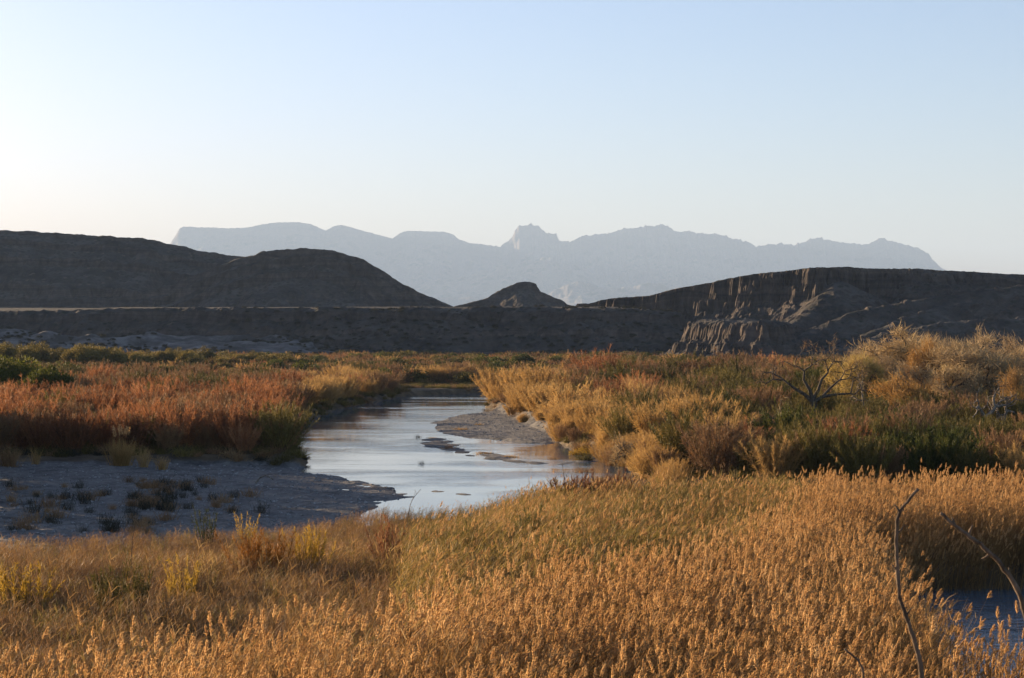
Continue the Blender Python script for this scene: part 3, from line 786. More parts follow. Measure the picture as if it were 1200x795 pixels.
# ---------------------------------------------------------------- scattered cover nobody could count
def cover(name, label, cat, meshes, pts, rot, scl, pick):
    """one object whose points carry copies of a few small patches (geometry nodes)"""
    src = bpy.data.collections.new(name + ' sources')
    for i, me in enumerate(meshes):
        src.objects.link(bpy.data.objects.new('%s patch %02d' % (name, i), me))
    me = bpy.data.meshes.new(name)
    me.vertices.add(len(pts)); me.vertices.foreach_set('co', np.asarray(pts, np.float32).ravel())
    for k, v, ty in (('turn', rot, 'FLOAT'), ('grow', scl, 'FLOAT'), ('pick', pick, 'INT')):
        a = me.attributes.new(k, ty, 'POINT'); a.data.foreach_set('value', np.asarray(v, np.float32 if ty == 'FLOAT' else np.int32))
    o = link_obj(name, me)
    ng = bpy.data.node_groups.new(name, 'GeometryNodeTree')
    ng.interface.new_socket('Geometry', in_out='INPUT', socket_type='NodeSocketGeometry')
    ng.interface.new_socket('Geometry', in_out='OUTPUT', socket_type='NodeSocketGeometry')
    N = ng.nodes.new; Lk = ng.links.new
    gi = N('NodeGroupInput'); go = N('NodeGroupOutput')
    ci = N('GeometryNodeCollectionInfo'); ci.inputs['Collection'].default_value = src
    ci.inputs['Separate Children'].default_value = True; ci.inputs['Reset Children'].default_value = True
    ip = N('GeometryNodeInstanceOnPoints'); ip.inputs['Pick Instance'].default_value = True
    def attr(nm, ty):
        a = N('GeometryNodeInputNamedAttribute'); a.data_type = ty; a.inputs['Name'].default_value = nm
        return a.outputs['Attribute']
    cx = N('ShaderNodeCombineXYZ'); Lk(attr('turn', 'FLOAT'), cx.inputs['Z'])
    Lk(gi.outputs[0], ip.inputs['Points']); Lk(ci.outputs[0], ip.inputs['Instance'])
    Lk(attr('pick', 'INT'), ip.inputs['Instance Index']); Lk(cx.outputs[0], ip.inputs['Rotation']); Lk(attr('grow', 'FLOAT'), ip.inputs['Scale'])
    Lk(ip.outputs[0], go.inputs[0])
    md = o.modifiers.new('scatter', 'NODES'); md.node_group = ng
    return tag(o, label, cat, kind='stuff')

# ---------------------------------------------------------------- single plants
def plant(name, parts, label, cat, loc, turn, size, group=None):
    """a plant as an Empty at its foot with one mesh per part"""
    r = bpy.data.objects.new(name, None); COL.objects.link(r)
    r.empty_display_size = 0.3
    r.location = loc; r.rotation_euler = (0, 0, turn)
    r.scale = size if isinstance(size, tuple) else (size, size, size)
    for pn, me in parts.items():
        c = bpy.data.objects.new(pn, me); COL.objects.link(c); c.parent = r
    return tag(r, label, cat, group)
# ---------------------------------------------------------------- foreground reed beds
def px_of(x, y, z):
    return CXP + x / y * FPX, HOR + (EYE - z) / y * FPX

BED = [(-60, 34), (-60, 96), (-30, 104), (-13, 120.5), (-9.5, 131), (2, 131.5), (25, 131.5), (70, 134), (70, 100.6), (36, 102.6), (26, 103.1), (21.2, 102), (19.0, 98), (18.2, 94), (17.2, 85), (15.2, 70), (14.8, 60), (24, 55), (40, 52), (60, 48), (60, 34)]

def jitter_grid(x0, x1, y0, y1, step):
    X, Y = np.meshgrid(np.arange(x0, x1, step), np.arange(y0, y1, step))
    X = X.ravel() + (rng.random(X.size) - 0.5) * step; Y = Y.ravel() + (rng.random(Y.size) - 0.5) * step
    return X, Y

bx, by = jitter_grid(-50, 60, 45, 135, 0.72)
k = (np.abs(bx) < 0.275 * by + 5) & (poly_sd(bx, by, BED) + 0.9 * fbm(bx / 3.0, by / 3.0, 101, 2) < -0.2)
bx, by = bx[k], by[k]
bz = land_height(bx, by)[0]
tall = 1.0 + 0.22 * fbm(bx / 7.0, by / 7.0, 103, 3) + 0.26 * fbm(bx / 2.4, by / 2.4, 105, 2) + 0.08 * rng.normal(size=len(bx))
ipx, ipy = px_of(bx, by, bz + 3.6)
wob = 46 * fbm(bx / 6.0, by / 9.0, 107, 3)
edge_y = np.interp(ipx, [0, 150, 300, 420, 500, 600, 700, 800, 900, 960, 1200], [748, 744, 738, 722, 690, 662, 648, 630, 592, 540, 540])
plumed = ipy + wob * 0.6 > edge_y
greenish = (~plumed) & (ipx + wob * 1.2 > 470)
brushy = (~plumed) & (~greenish)
gap = rng.random(len(bx)) < 0.13
# the far edge of the bed is lower where the river shows behind it
edge_top = np.interp(ipx, [0, 150, 300, 400, 500, 545, 580, 620, 700, 1300], [2.9, 2.7, 2.3, 2.3, 2.3, 2.5, 3.1, 3.9, 4.4, 4.6])
far_edge = smooth(26, 6, -poly_sd(bx, by, BED)) * smooth(88, 100, by)
want = np.clip(edge_top - np.maximum(bz, 0.5), 0.8, 4) / np.where(brushy, 2.55, 3.3)
tall = tall * (1 - far_edge) + np.minimum(tall, want * (0.85 + 0.3 * rng.random(len(bx)))) * far_edge
REED = [reeds(3.6, 12, (0.9, 0.65, 0.4)[i % 3], 'straw') for i in range(9)]
RIMREED = [reeds(3.4, 24, 0.12, 'straw', leaf=6, leafw=0.02) for i in range(4)]
SEDGE = [reeds(3.2, 20, 0.05, 'sedge', leaf=7, leafw=0.034) for i in range(4)]
BRUSH = [reeds(2.55, 20, 0.0, ('straw', 'brown', 'straw', 'brown', 'brown', 'sedge')[i], leaf=9, seed_lean=(0.1, 0), leafw=0.02, stalkw=0.012) for i in range(6)]
def lay(name, label, cat, meshes, m, hk=1.0, turn=0.9, pick=None):
    n = int(m.sum())
    return cover(name, label, cat, meshes, np.stack([bx[m], by[m], bz[m]], -1), (rng.random(n) - 0.5) * turn * 2, tall[m] * hk * (0.93 + 0.14 * rng.random(n)), rng.integers(0, len(meshes), n) if pick is None else pick[m])
lay('tall_reeds', 'golden plumed reeds filling the near bed and the bed behind the backwater', 'reeds', REED + RIMREED, plumed & ~gap, 1.0, 0.9, np.where(fbm(bx / 5.0, by / 5.0, 111, 3) + 0.35 * smooth(9, 15, bx) * smooth(80, 65, by) > 0.2, 9 + rng.integers(0, 4, len(bx)), rng.integers(0, 9, len(bx))))
lay('green_reeds', 'green and straw reeds standing between the plumed reeds and the river', 'reeds', SEDGE + RIMREED[:1], greenish)
lay('dry_brush', 'thin brown plumeless stalks in the left middle of the near bank', 'dry grass', BRUSH, brushy, 0.95)

# ---------------------------------------------------------------- bush kinds
KIT = {
    'rust': [fit(wispy(3.7, 2.2, 56, 96, 'rust'), 4.3, 2.5) for i in range(4)],
    'brown': [fit(wispy(3.5, 2.2, 56, 90, 'brown'), 4.1, 2.5) for i in range(3)],
    'red': [fit(wispy(2.6, 2.0, 50, 76, 'red', lean=46), 3.1, 2.2) for i in range(2)],
    'olive': [fit(wispy(3.3, 2.3, 56, 92, 'olive', lean=52, up=0.6), 4.0, 2.7) for i in range(3)],
    'green': [fit(wispy(3.1, 2.2, 56, 92, 'green', lean=50, twig_len=0.5, width=0.045), 3.7, 2.6) for i in range(2)],
    'gold': [fit(mound(3.3, 2.4, 1500, 'gold', 0.045, 0.4), 3.8, 2.6), fit(wispy(3.4, 2.1, 60, 100, 'gold'), 4.2, 2.6), fit(wispy(3.2, 2.3, 60, 100, 'gold', lean=50), 3.9, 2.8)],
    'yellow': [leafy(1.9, 1.5, 12, 150, 'yellow', 0.15) for i in range(2)],
    'orange': [wispy(2.5, 1.6, 34, 44, 'orange', lean=36) for i in range(2)],
    'mesq': [fit(leafy(4.6, 3.2, 26, 360, 'sage', 0.24), 4.8, 3.4) for i in range(3)],
    'bush': [fit(leafy(4.4, 3.4, 30, 380, 'green', 0.24), 4.5, 3.5) for i in range(2)],
    'bare': [bare_tree(2.9, 0.35, 3, 58, 'bark', 6, (3, 4), 0.28) for i in range(3)],
}
KNAME = {'rust': 'tamarisk_bush', 'brown': 'faded_tamarisk', 'red': 'red_shrub', 'olive': 'willow_bush', 'green': 'green_willow', 'gold': 'cane_clump', 'yellow': 'yellow_shrub',
         'orange': 'orange_shrub', 'mesq': 'mesquite_tree', 'bush': 'green_bush', 'bare': 'bare_shrub'}
KPHRASE = {'rust': 'rust orange feathery tamarisk', 'brown': 'faded brown feathery tamarisk', 'red': 'dark red twiggy shrub', 'olive': 'olive green twiggy willow bush', 'green': 'dark green willow bush',
           'gold': 'golden tan cane clump', 'yellow': 'small bright yellow shrub', 'orange': 'small orange wispy shrub', 'mesq': 'olive tree with dark shaded underside', 'bush': 'dark green bush', 'bare': 'dark leafless thorny shrub'}
KCAT = {'rust': 'bush', 'brown': 'bush', 'red': 'shrub', 'olive': 'bush', 'green': 'bush', 'gold': 'cane clump', 'yellow': 'shrub', 'orange': 'shrub', 'mesq': 'tree', 'bush': 'bush', 'bare': 'shrub'}

LEFT = [(-110, 214), (-58, 203.5), (-46, 202.5), (-36, 203), (-26, 203)] + P([(354, 546), (341, 527), (334, 511), (338, 496), (360, 487), (399, 477.5), (438, 469.5), (468, 464)]) + [(-40, 472), (-60, 480), (-240, 480), (-160, 300)]
RIGHT = P([(768, 553), (750, 543), (716, 532), (682, 520), (652, 507), (622, 494), (594, 482), (572, 475)]) + [(0, 418), (12, 432), (60, 450), (140, 480), (190, 480), (130, 300), (70, 155.5), (58, 154.5), (38, 158), (24, 165), (16, 176)]

def darts(poly, y0, y1, rad, tries=26000):
    xs0 = [p[0] for p in poly]
    out = []; cell = {}
    for _ in range(tries):
        x = min(xs0) + rng.random() * (max(xs0) - min(xs0)); y = y0 + (y1 - y0) * rng.random()
        out.append((x, y))
    A = np.array(out)
    A = A[(poly_sd(A[:, 0], A[:, 1], poly) < -0.4) & (np.abs(A[:, 0]) < 0.272 * A[:, 1] + 7)]
    res = []; g = {}
    for x, y in A:
        r = rad(x, y); ci, cj = int(x // 5), int(y // 5); ok = True
        for a in range(ci - 1, ci + 2):
            for b in range(cj - 1, cj + 2):
                for q in g.get((a, b), ()):
                    if (q[0] - x) ** 2 + (q[1] - y) ** 2 < r * r: ok = False; break
                if not ok: break
            if not ok: break
        if ok: res.append((x, y)); g.setdefault((ci, cj), []).append((x, y))
    return res

def choose(w):
    k = list(w); p = np.array([w[i] for i in k], float); return k[rng.choice(len(k), p=p / p.sum())]

def kind_left(px, py):
    if 338 < px < 475 and py < 474: return choose({'gold': 7, 'brown': 2, 'rust': 0.7}), 'beside the river on the far left bank'
    if py > 486: return choose({'rust': 5.5, 'brown': 3.2, 'olive': 1.2}), 'in the front rows above the left gravel bar'
    if py > 470: return choose({'rust': 6, 'brown': 2.5, 'olive': 1}), 'in the second rows of the left thicket'
    if py > 454: return choose({'rust': 2.5, 'brown': 4, 'olive': 3}), 'in the middle of the left thicket'
    if py > 440: return choose({'brown': 4, 'olive': 5, 'rust': 1}), 'at the back of the left thicket'
    return choose({'olive': 5, 'brown': 4, 'rust': 1}), 'on the flat behind the left thicket'

def kind_right(px, py):
    if py < 446: return choose({'brown': 5, 'rust': 2, 'gold': 0.8, 'olive': 2.6}), 'along the back of the right bank thicket'
    if px < 655: return choose({'gold': 8, 'brown': 1.4, 'rust': 0.6}), 'on the right bank point beside the gravel bar'
    if px < 760 and py < 476: return choose({'rust': 3, 'brown': 3.5, 'olive': 3.5}), 'behind the golden cane of the right bank'
    if px < 735: return choose({'gold': 8, 'orange': 0.8, 'yellow': 0.8, 'olive': 0.6}), 'beside the eroded edge of the right bank'
    if px < 840 and py > 524: return choose({'red': 7, 'brown': 1.5, 'rust': 1.5}), 'at the river end of the reed bed on the right bank'
    if px < 825 and py > 466: return choose({'gold': 7.5, 'brown': 2, 'olive': 1.2}), 'in the golden slope of the right bank'
    if px < 1000 and py < 508: return choose({'olive': 6.5, 'brown': 2.2, 'green': 0.8, 'bare': 1.2}), 'around the leafless tree on the right bank'
    if py < 508: return choose({'olive': 6, 'brown': 2.6, 'bare': 1.5, 'green': 0.8}), 'below the pale cottonwoods'
    if px < 1045: return choose({'brown': 2.8, 'gold': 0.9, 'olive': 4.6, 'bare': 1.6, 'rust': 0.8, 'orange': 0.4}), 'in the front of the right bank behind the reed plumes'
    if px < 1150: return choose({'green': 7, 'olive': 3}), 'in the dark green thicket behind the right reed bed'
    return choose({'brown': 4, 'gold': 2.5, 'orange': 1.5, 'olive': 1.5}), 'at the right end behind the reed bed'

placed = []
for poly, y0, y1, fn in ((LEFT, 200, 482, kind_left), (RIGHT, 153, 482, kind_right)):
    for x, y in darts(poly, y0, y1, lambda x, y: 2.75 + 0.0075 * max(0, y - 180)):
        px, py = px_of(x, y, 2.6 + zat(x, y))
        kd, zone = fn(px + 14 * rng.normal(), py + 3.0 * rng.normal())
        placed.append((y, x, kd, fn(px, py)[1] if False else zone))
for px in np.arange(398, 566, 9.0):                            # tan cane on the far bank above the bend
    for D in (488, 500, 514):
        if rng.random() < 0.8: placed.append((D + 6 * rng.random(), at(px + 5 * rng.normal(), D), choose({'gold': 4, 'brown': 3, 'olive': 2}), 'on the far bank above the river bend'))
CLEAR = [(at(955, 255), 255, 6.5), (at(955, 240), 240, 4.0), (at(922, 222), 218, 3.5), (at(1160, 236), 230, 7.0), (at(1160, 212), 212, 4.0), (at(1012, 262), 257, 4.0), (at(25, 345), 332, 7.5), (at(35, 310), 312, 7), (at(742, 199), 199, 2.5)]
placed = [p for p in placed if all((p[1] - cx) ** 2 + (p[0] - cy_) ** 2 > r * r for cx, cy_, r in CLEAR)]
placed.sort()
CAP, WHOLE = 285, 262.0
count = {}; rest = {}
for y, x, kd, zone in placed:
    i = int(rng.integers(0, len(KIT[kd])))
    z = zat(x, y)
    sz = (0.68 + 0.62 * rng.random() ** 1.6) * (1.0 + 0.25 * float(vnoise(np.array(x / 13.0), np.array(y / 16.0), 201)))
    if zone.startswith('on the right bank point'): sz *= 1.25
    elif x > 6: sz *= 1.0 + 0.4 * float(smooth(300, 400, y)) - 0.14 * float(smooth(24, 34, x) * smooth(300, 250, y))
    s3 = (sz * (0.92 + 0.2 * rng.random()), sz * (0.92 + 0.2 * rng.random()), sz)
    turn = rng.random() * 6.28
    count[kd] = count.get(kd, 0) + 1
    if count[kd] > CAP:
        rest.setdefault(kd, []).append((x, y, z, turn, sz, i)); continue
    label = '%s %s' % (KPHRASE[kd], zone)
    grp = '%s plants %s' % (KNAME[kd].replace('_', ' '), zone)
    parts = KIT[kd][i]
    if y < WHOLE:
        plant(KNAME[kd], parts, label, KCAT[kd], (x, y, z), turn, s3, grp)
    else:
        o = bpy.data.objects.new(KNAME[kd], parts.get('foliage') or parts.get('twigs')); COL.objects.link(o)
        o.location = (x, y, z); o.rotation_euler = (0, 0, turn); o.scale = s3
        tag(o, label, KCAT[kd], grp)
print('COUNTS', count, {k: len(v) for k, v in rest.items()})
for kd, L in rest.items():
    A = np.array(L)
    cover(KNAME[kd] + '_brush', 'mass of %s brush far back on the banks' % KPHRASE[kd], 'brush', [p.get('foliage') or p.get('twigs') for p in KIT[kd]], A[:, :3], A[:, 3], A[:, 4], A[:, 5].astype(int))

# undergrowth between the bushes
ux, uy = [], []
for poly in (LEFT, RIGHT):
    X, Y = jitter_grid(-130, 150, 150, 480, 1.9)
    m = (poly_sd(X, Y, poly) < (2.4 if poly is LEFT else 6.5)) & (poly_sd(X, Y, BAR) > 0.5) & (land_height(X, Y)[0] > 0.12) & (np.abs(X) < 0.275 * Y + 6)
    ux.append(X[m]); uy.append(Y[m])
X, Y = jitter_grid(-60, 70, 450, 492, 2.2); m = land_height(X, Y)[0] > 0.1; ux.append(X[m]); uy.append(Y[m])
ux = np.concatenate(ux); uy = np.concatenate(uy); uz = land_height(ux, uy)[0]
UND = [mound(1.2, 1.2, 130, 'brown', 0.04, 0.4), mound(1.3, 1.2, 130, 'olive', 0.04, 0.3), mound(1.1, 1.2, 130, 'olive', 0.045, 0.3), mound(1.0, 1.3, 120, 'dark', 0.04, 0.5)]
cover('undergrowth', 'low dry grass growing between the bushes on both banks', 'undergrowth', [u['foliage'] for u in UND], np.stack([ux, uy, uz], -1), rng.random(len(ux)) * 6.28, 0.7 + 0.6 * rng.random(len(ux)), rng.integers(0, 4, len(ux)))

# scrub of the far flat, one mass
fx, fy = jitter_grid(-300, 320, 484, 960, 4.0)
far_ok = (np.abs(fx) < 0.275 * fy + 10) & (rng.random(len(fx)) < smooth(-0.25, 0.1, fbm(fx / 40.0, fy / 60.0, 211, 3) + 0.14))
fx, fy = fx[far_ok], fy[far_ok]; fz = land_height(fx, fy)[0]
fk = (np.maximum(np.maximum(bench_at(fx, fy), cliffs_at(fx, fy)), np.where((fx < 16) & (fy > 840), dunes_at(fx, fy), -9)) < fz + 1.5); fx, fy, fz = fx[fk], fy[fk], fz[fk]
SCR = [wispy(2.7, 2.3, 26, 34, mt, width=0.085, twig_len=0.6, lean=55) for mt in ('scrub', 'brown', 'rust', 'olive', 'scrub', 'gold')] + [leafy(2.8, 2.5, 14, 110, mt, 0.34) for mt in ('olive', 'green', 'scrub')]
fn_ = fbm(fx / 55.0, fy / 80.0, 217, 3) * 1.5 + 0.5 * rng.normal(size=len(fx))
fpick = np.where(fn_ < -0.35, rng.choice([3, 6, 6, 7, 0], len(fx)), np.where(fn_ < 0.25, rng.choice([0, 1, 4, 3, 8, 6], len(fx)), rng.choice([1, 2, 4, 5, 1], len(fx))))
cover('far_scrub', 'mixed rust and olive scrub covering the far valley floor', 'scrub', [s['foliage'] for s in SCR], np.stack([fx, fy, fz], -1), rng.random(len(fx)) * 6.28, 0.5 + 1.05 * rng.random(len(fx)) ** 1.6 * (1 + 0.8 * fbm(fx / 30.0, fy / 30.0, 5, 2)), fpick)
ex, ey = jitter_grid(-420, 120, 850, 1030, 4.6)
em = (rng.random(len(ex)) < smooth(-0.2, 0.25, fbm(ex / 45.0, ey / 30.0, 223, 3) + 0.25 * smooth(-160, -60, ex))) & (ey < 1000)
ex, ey = ex[em], ey[em]; ez = np.maximum(np.maximum(land_height(ex, ey)[0], bench_at(ex, ey)), np.where(ex < 16, dunes_at(ex, ey), -9)) - 0.15
DRK = [leafy(2.4, 2.6, 10, 70, 'dark', 0.4), leafy(1.8, 2.2, 8, 60, 'dark', 0.4)]
cover('desert_scrub', 'dark low desert scrub on the pale sand below the bench', 'scrub', [s['foliage'] for s in DRK], np.stack([ex, ey, ez], -1), rng.random(len(ex)) * 6.28, 0.3 + 0.5 * rng.random(len(ex)) ** 2 + 0.35 * smooth(955, 900, ey), rng.integers(0, 2, len(ex)))

# row of olive trees across the back of the left flat
tr = np.array([(px + 6 * rng.normal(), 640 + 70 * rng.random()) for px in np.arange(-20, 345, 10.5)])
for i, (px, D) in enumerate(tr):
    kk = KIT['mesq'][i % 3]
    o = bpy.data.objects.new('mesquite_tree', kk['foliage']); COL.objects.link(o)
    x = at(px, D); sz = (1.62 if px < 130 else 1.35) * (0.82 + 0.3 * rng.random())
    if px > 250: sz *= 0.8
    o.location = (x, D, zat(x, D)); o.rotation_euler = (0, 0, rng.random() * 6.28); o.scale = (sz, sz, sz)
    tag(o, 'olive yellow tree in the long row across the back of the left flat', 'tree', 'trees in the long row behind the left thicket')

# ---------------------------------------------------------------- plants one can point to
def single(name, parts, label, cat, px, D, size=1.0, turn=None, sink=0.0, group=None):
    x = at(px, D)
    return plant(name, parts, label, cat, (x, D, zat(x, D) - sink), rng.random() * 6.28 if turn is None else turn, size, group)

single('green_bush', fit(leafy(6.4, 4.6, 44, 460, 'bright', 0.26), 8.0, 6.0), 'tall bright green bush at the left edge above the tamarisks', 'bush', 14, 345)
single('green_bush', fit(leafy(4.6, 4.2, 36, 440, 'bright', 0.26), 6.3, 5.2), 'rounded dark green bush just right of the tall bright green one', 'bush', 56, 335)
single('mesquite_tree', fit(leafy(5.2, 3.6, 22, 260, 'olive', 0.3), 5.8, 4.0), 'small light green tree alone on the left flat', 'tree', 228, 600)
for px, D, s, lab in ((322, 560, 1.1, 'dark rounded bush right of the light green tree on the left flat'), (612, 640, 1.25, 'dark green bush in the middle of the far flat'), (578, 690, 0.9, 'smaller dark bush left of the green bush on the far flat'),
                      (652, 700, 0.9, 'dark bush right of the green bush on the far flat'), (418, 760, 1.0, 'dark bush on the far flat above the river bend')):
    single('green_bush', KIT['bush'][0], lab, 'bush', px, D, s)
single('grass_clump', mound(3.1, 1.5, 420, 'gold', 0.04, 0.22, 30, 34), 'pale plumed grass clump standing in front of the left tamarisks', 'grass clump', 141, 195.5)
single('grass_clump', mound(2.3, 0.9, 120, 'gold', 0.035, 0.2, 26, 0), 'thin pale grass clump right of the big plumed clump', 'grass clump', 168, 194)
single('grass_clump', mound(1.7, 0.8, 110, 'gold', 0.035, 0.25, 30, 0), 'low tan grass clump farther right below the left tamarisks', 'grass clump', 190, 192)
single('grass_clump', mound(2.6, 1.4, 260, 'brown', 0.035, 0.3, 35, 0), 'brown drooping grass clump at the left edge of the gravel bar', 'grass clump', 10, 193)
single('grass_clump', mound(2.2, 0.7, 70, 'gold', 0.03, 0.2, 25, 0), 'thin tan stalks before the dark foot of the left tamarisks', 'grass clump', 42, 196)

# trees added out of view on the left, shading the gravel bar
SHADE_TREES = [fit(cottonwood(8.0, 'crown', 30), 9.0, 4.6), fit(leafy(6.0, 4.0, 40, 420, 'olive', 0.26), 8.0, 4.2)]
for i, D in enumerate(np.arange(138, 222, 6.5)):
    x = -0.268 * D - 6.5 - 2.0 * rng.random()
    plant('cottonwood_tree' if i % 2 else 'mesquite_tree', SHADE_TREES[(i + 1) % 2], ('unseen pale cottonwood added for shade' if i % 2 else 'unseen dense olive tree added for shade') + ' on the wooded bank left of the gravel bar', 'tree', (x, D, zat(x, D)), rng.random() * 6, (0.9 + 0.25 * rng.random()) * (0.6 + 0.4 * float(smooth(140, 180, D))), ('unseen cottonwoods added for shade' if i % 2 else 'unseen olive trees added for shade') + ' on the wooded bank left of the gravel bar')

# cottonwoods on the right
CW = [fit(cottonwood(12.5, 'crown', 30), 12.2, 9.4), fit(cottonwood(11.5, 'crown', 30), 11.4, 8.8), fit(cottonwood(10.5, 'crown', 30), 10.2, 8.2)]
for px, D, k_, s, lab in ((1058, 345, 0, (1.15, 1.1, 1.02), 'tall pale cottonwood rising at the back of the right bank'), (1108, 330, 1, (1.0, 1.0, 1.02), 'grey gold cottonwood between the tallest and the broadest one'), (1148, 292, 0, (1.1, 1.05, 0.90), 'broad grey gold cottonwood above the pale tangle'),
                          (1030, 318, 2, (0.95, 0.9, 0.82), 'low golden cottonwood at the left end of the grove'), (1196, 310, 2, (1.0, 1.0, 1.05), 'golden cottonwood at the right edge of the grove'), (1092, 286, 1, (0.9, 0.9, 0.66), 'small golden cottonwood in front of the grove'),
                          (1236, 300, 1, (1.0, 1.0, 0.95), 'cottonwood cut by the right edge of the picture')):
    single('cottonwood_tree', CW[k_], lab, 'tree', px, D, s)
single('cottonwood_tree', fit(cottonwood(7.6, 'paleyellow', 16), 8.8, 5.0), 'small pale yellow cottonwood at the left end of the grove', 'tree', 1008, 296)
single('cottonwood_tree', fit(cottonwood(8.0, 'amber', 14), 9.8, 5.2), 'small orange leaved cottonwood in the middle of the grove', 'tree', 1068, 300, 1.12)
single('cottonwood_tree', fit(cottonwood(6.2, 'amber', 14), 6.2, 4.6), 'low amber cottonwood beneath the orange one', 'tree', 1062, 268, 0.95)
single('cottonwood_tree', fit(cottonwood(6.5, 'amber', 14), 7.2, 4.6), 'low orange cottonwood by the right edge', 'tree', 1197, 262, 0.95)
def forked_tree():
    s = Tubes(); tips = []
    def big(pts, r0, r1, ends=2):
        s.add(pts, np.linspace(r0, r1, len(pts)), 8)
        p, d = np.array(pts[-1], float), unit(np.array(pts[-1], float) - np.array(pts[-2], float))
        for _ in range(ends): limbs(s, p, unit(d + rng.normal(size=3) * 0.4 + np.array([0, 0, 0.25])), 1.7, r1, 1, 4, tips, 46, 0.2, (2, 3), 0.28, 0.8, 0.76)
    big([(0, 0, -0.4), (0.1, 0, 1.2), (-0.1, 0.1, 2.6), (-0.4, 0, 3.4)], 0.52, 0.36, 0)
    big([(-0.3, 0, 3.0), (-1.4, 0.2, 4.0), (-2.9, 0.3, 4.9), (-4.3, 0.1, 6.0)], 0.32, 0.13)
    big([(-0.3, 0, 3.2), (-0.8, -0.3, 4.7), (-1.6, -0.4, 6.0), (-1.5, -0.2, 7.2)], 0.30, 0.12)
    big([(-0.3, 0, 3.3), (0.5, 0.3, 4.6), (1.0, 0.6, 6.0), (1.9, 0.5, 7.0)], 0.28, 0.12)
    big([(-0.2, 0, 2.9), (1.1, -0.1, 3.7), (2.9, 0.1, 4.0), (4.9, 0.3, 4.1)], 0.30, 0.11)
    big([(1.0, -0.1, 3.7), (2.2, 0.4, 4.9), (3.4, 0.6, 5.9)], 0.20, 0.10)
    tw = Blades()
    for p, dd, L in tips:
        tw.add(np.repeat(p[None], 3, 0), unit(dd + rng.normal(size=(3, 3)) * 0.6), 0.4 + 0.6 * rng.random(3), 0.035, rng.normal(size=(3, 3)) * 0.1)
    return {'trunk': s.mesh('trunk', M['bark']), 'twigs': tw.mesh('twigs', M['brown'])}
single('dead_tree', forked_tree(), 'big leafless forked tree standing above the olive thicket', 'tree', 955, 262, 1.0, 0.0)
single('dead_tree', fit(bare_tree(4.6, 0.2, 4, 50, 'bark', 2), 5.0, 2.8), 'dark leafless snag left of the forked tree', 'tree', 922, 222)
single('dead_tree', fit(bare_tree(5.4, 0.2, 4, 50, 'dead', 0), 7.4, 4.2), 'pale bare limbs tangled in front of the broad cottonwood', 'tree', 1150, 236, (1.3, 1.0, 0.85))
single('dead_tree', fit(bare_tree(5.0, 0.2, 4, 52, 'dead', 0), 6.6, 3.2), 'pale bare snag right of the tangled limbs', 'tree', 1176, 240, (1.0, 1.0, 0.8))
single('dead_tree', fit(bare_tree(6.0, 0.1, 4, 38, 'dead', 2), 7.6, 2.2), 'slim pale leafless tree between the forked tree and the grove', 'tree', 1012, 262)
single('dead_tree', bare_tree(3.6, 0.3, 4, 55, 'bark', 4, (3, 4)), 'dark bare branches over the eroded right bank', 'tree', 742, 199)

# eroded bank edges and small things on the bars
single('green_willow', KIT['green'][0], 'large dark green willow behind the plumes of the right reed bed', 'bush', 1098, 163, (1.35, 1.1, 1.25))
single('yellow_shrub', KIT['yellow'][0], 'small yellow shrub at the dark foot of the right bank', 'shrub', 917, 160, 0.85)
single('orange_shrub', KIT['orange'][0], 'small orange shrub right of the yellow one at the right bank foot', 'shrub', 956, 159, 0.72)
single('yellow_shrub', KIT['yellow'][1], 'bright yellow shrub on the eroded edge of the right bank', 'shrub', 682, 222, 0.9)
TUFT = [mound(0.55, 0.7, 110, 'gold', 0.025, 0.4), mound(0.75, 0.8, 90, 'brown', 0.022, 0.2, 35), mound(0.8, 0.7, 70, 'dark', 0.02, 0.15, 35)]
for px, py, k_, s, lab in ((541, 505, 0, (1.9, 1.3, 1.1), 'orange tan grass tuft in the middle of the mid river bar'), (560, 499, 0, (1.2, 1.0, 0.9), 'smaller tan tuft behind it on the mid river bar'), (507, 513, 0, (1.2, 1.0, 0.9), 'tan tuft at the near tip of the mid river bar'),
                           (490, 512, 2, (1.5, 1.0, 0.9), 'dark low tuft in the water off the bar tip'), (526, 526, 1, (1.3, 1.0, 0.8), 'brown tuft on the first shoal below the bar'), (567, 531, 0, (2.0, 1.2, 0.9), 'wide olive tan tuft on the second shoal'),
                           (600, 535, 0, (1.7, 1.1, 0.8), 'wide tan tuft right of the olive one on the shoal'), (494, 543, 2, (0.8, 0.8, 0.9), 'tiny dark tuft standing alone in mid river'), (648, 537, 1, (1.0, 1.0, 0.7), 'faint brown tuft at the right end of the shoals')):
    x, y = gp(px, py, 0.1)
    z = zat(x, y)
    plant('grass_tuft', TUFT[k_], lab, 'grass tuft', (x, y, max(z, -0.12)), rng.random() * 6, s)
for i in range(110):
    px, py = (10 + 190 * rng.random(), 574 + 52 * rng.random()) if i < 55 else (150 + 160 * rng.random() * rng.random() ** 0.5, 564 + 34 * rng.random())
    x, y = gp(px, py, 0.5)
    plant('grass_tuft', TUFT[1 if i % 2 else 2], 'small dark weed tuft on the shaded left gravel bar', 'grass tuft', (x, y, zat(x, y)), rng.random() * 6, 0.7 + 0.9 * rng.random(), 'weed tufts on the left gravel bar')

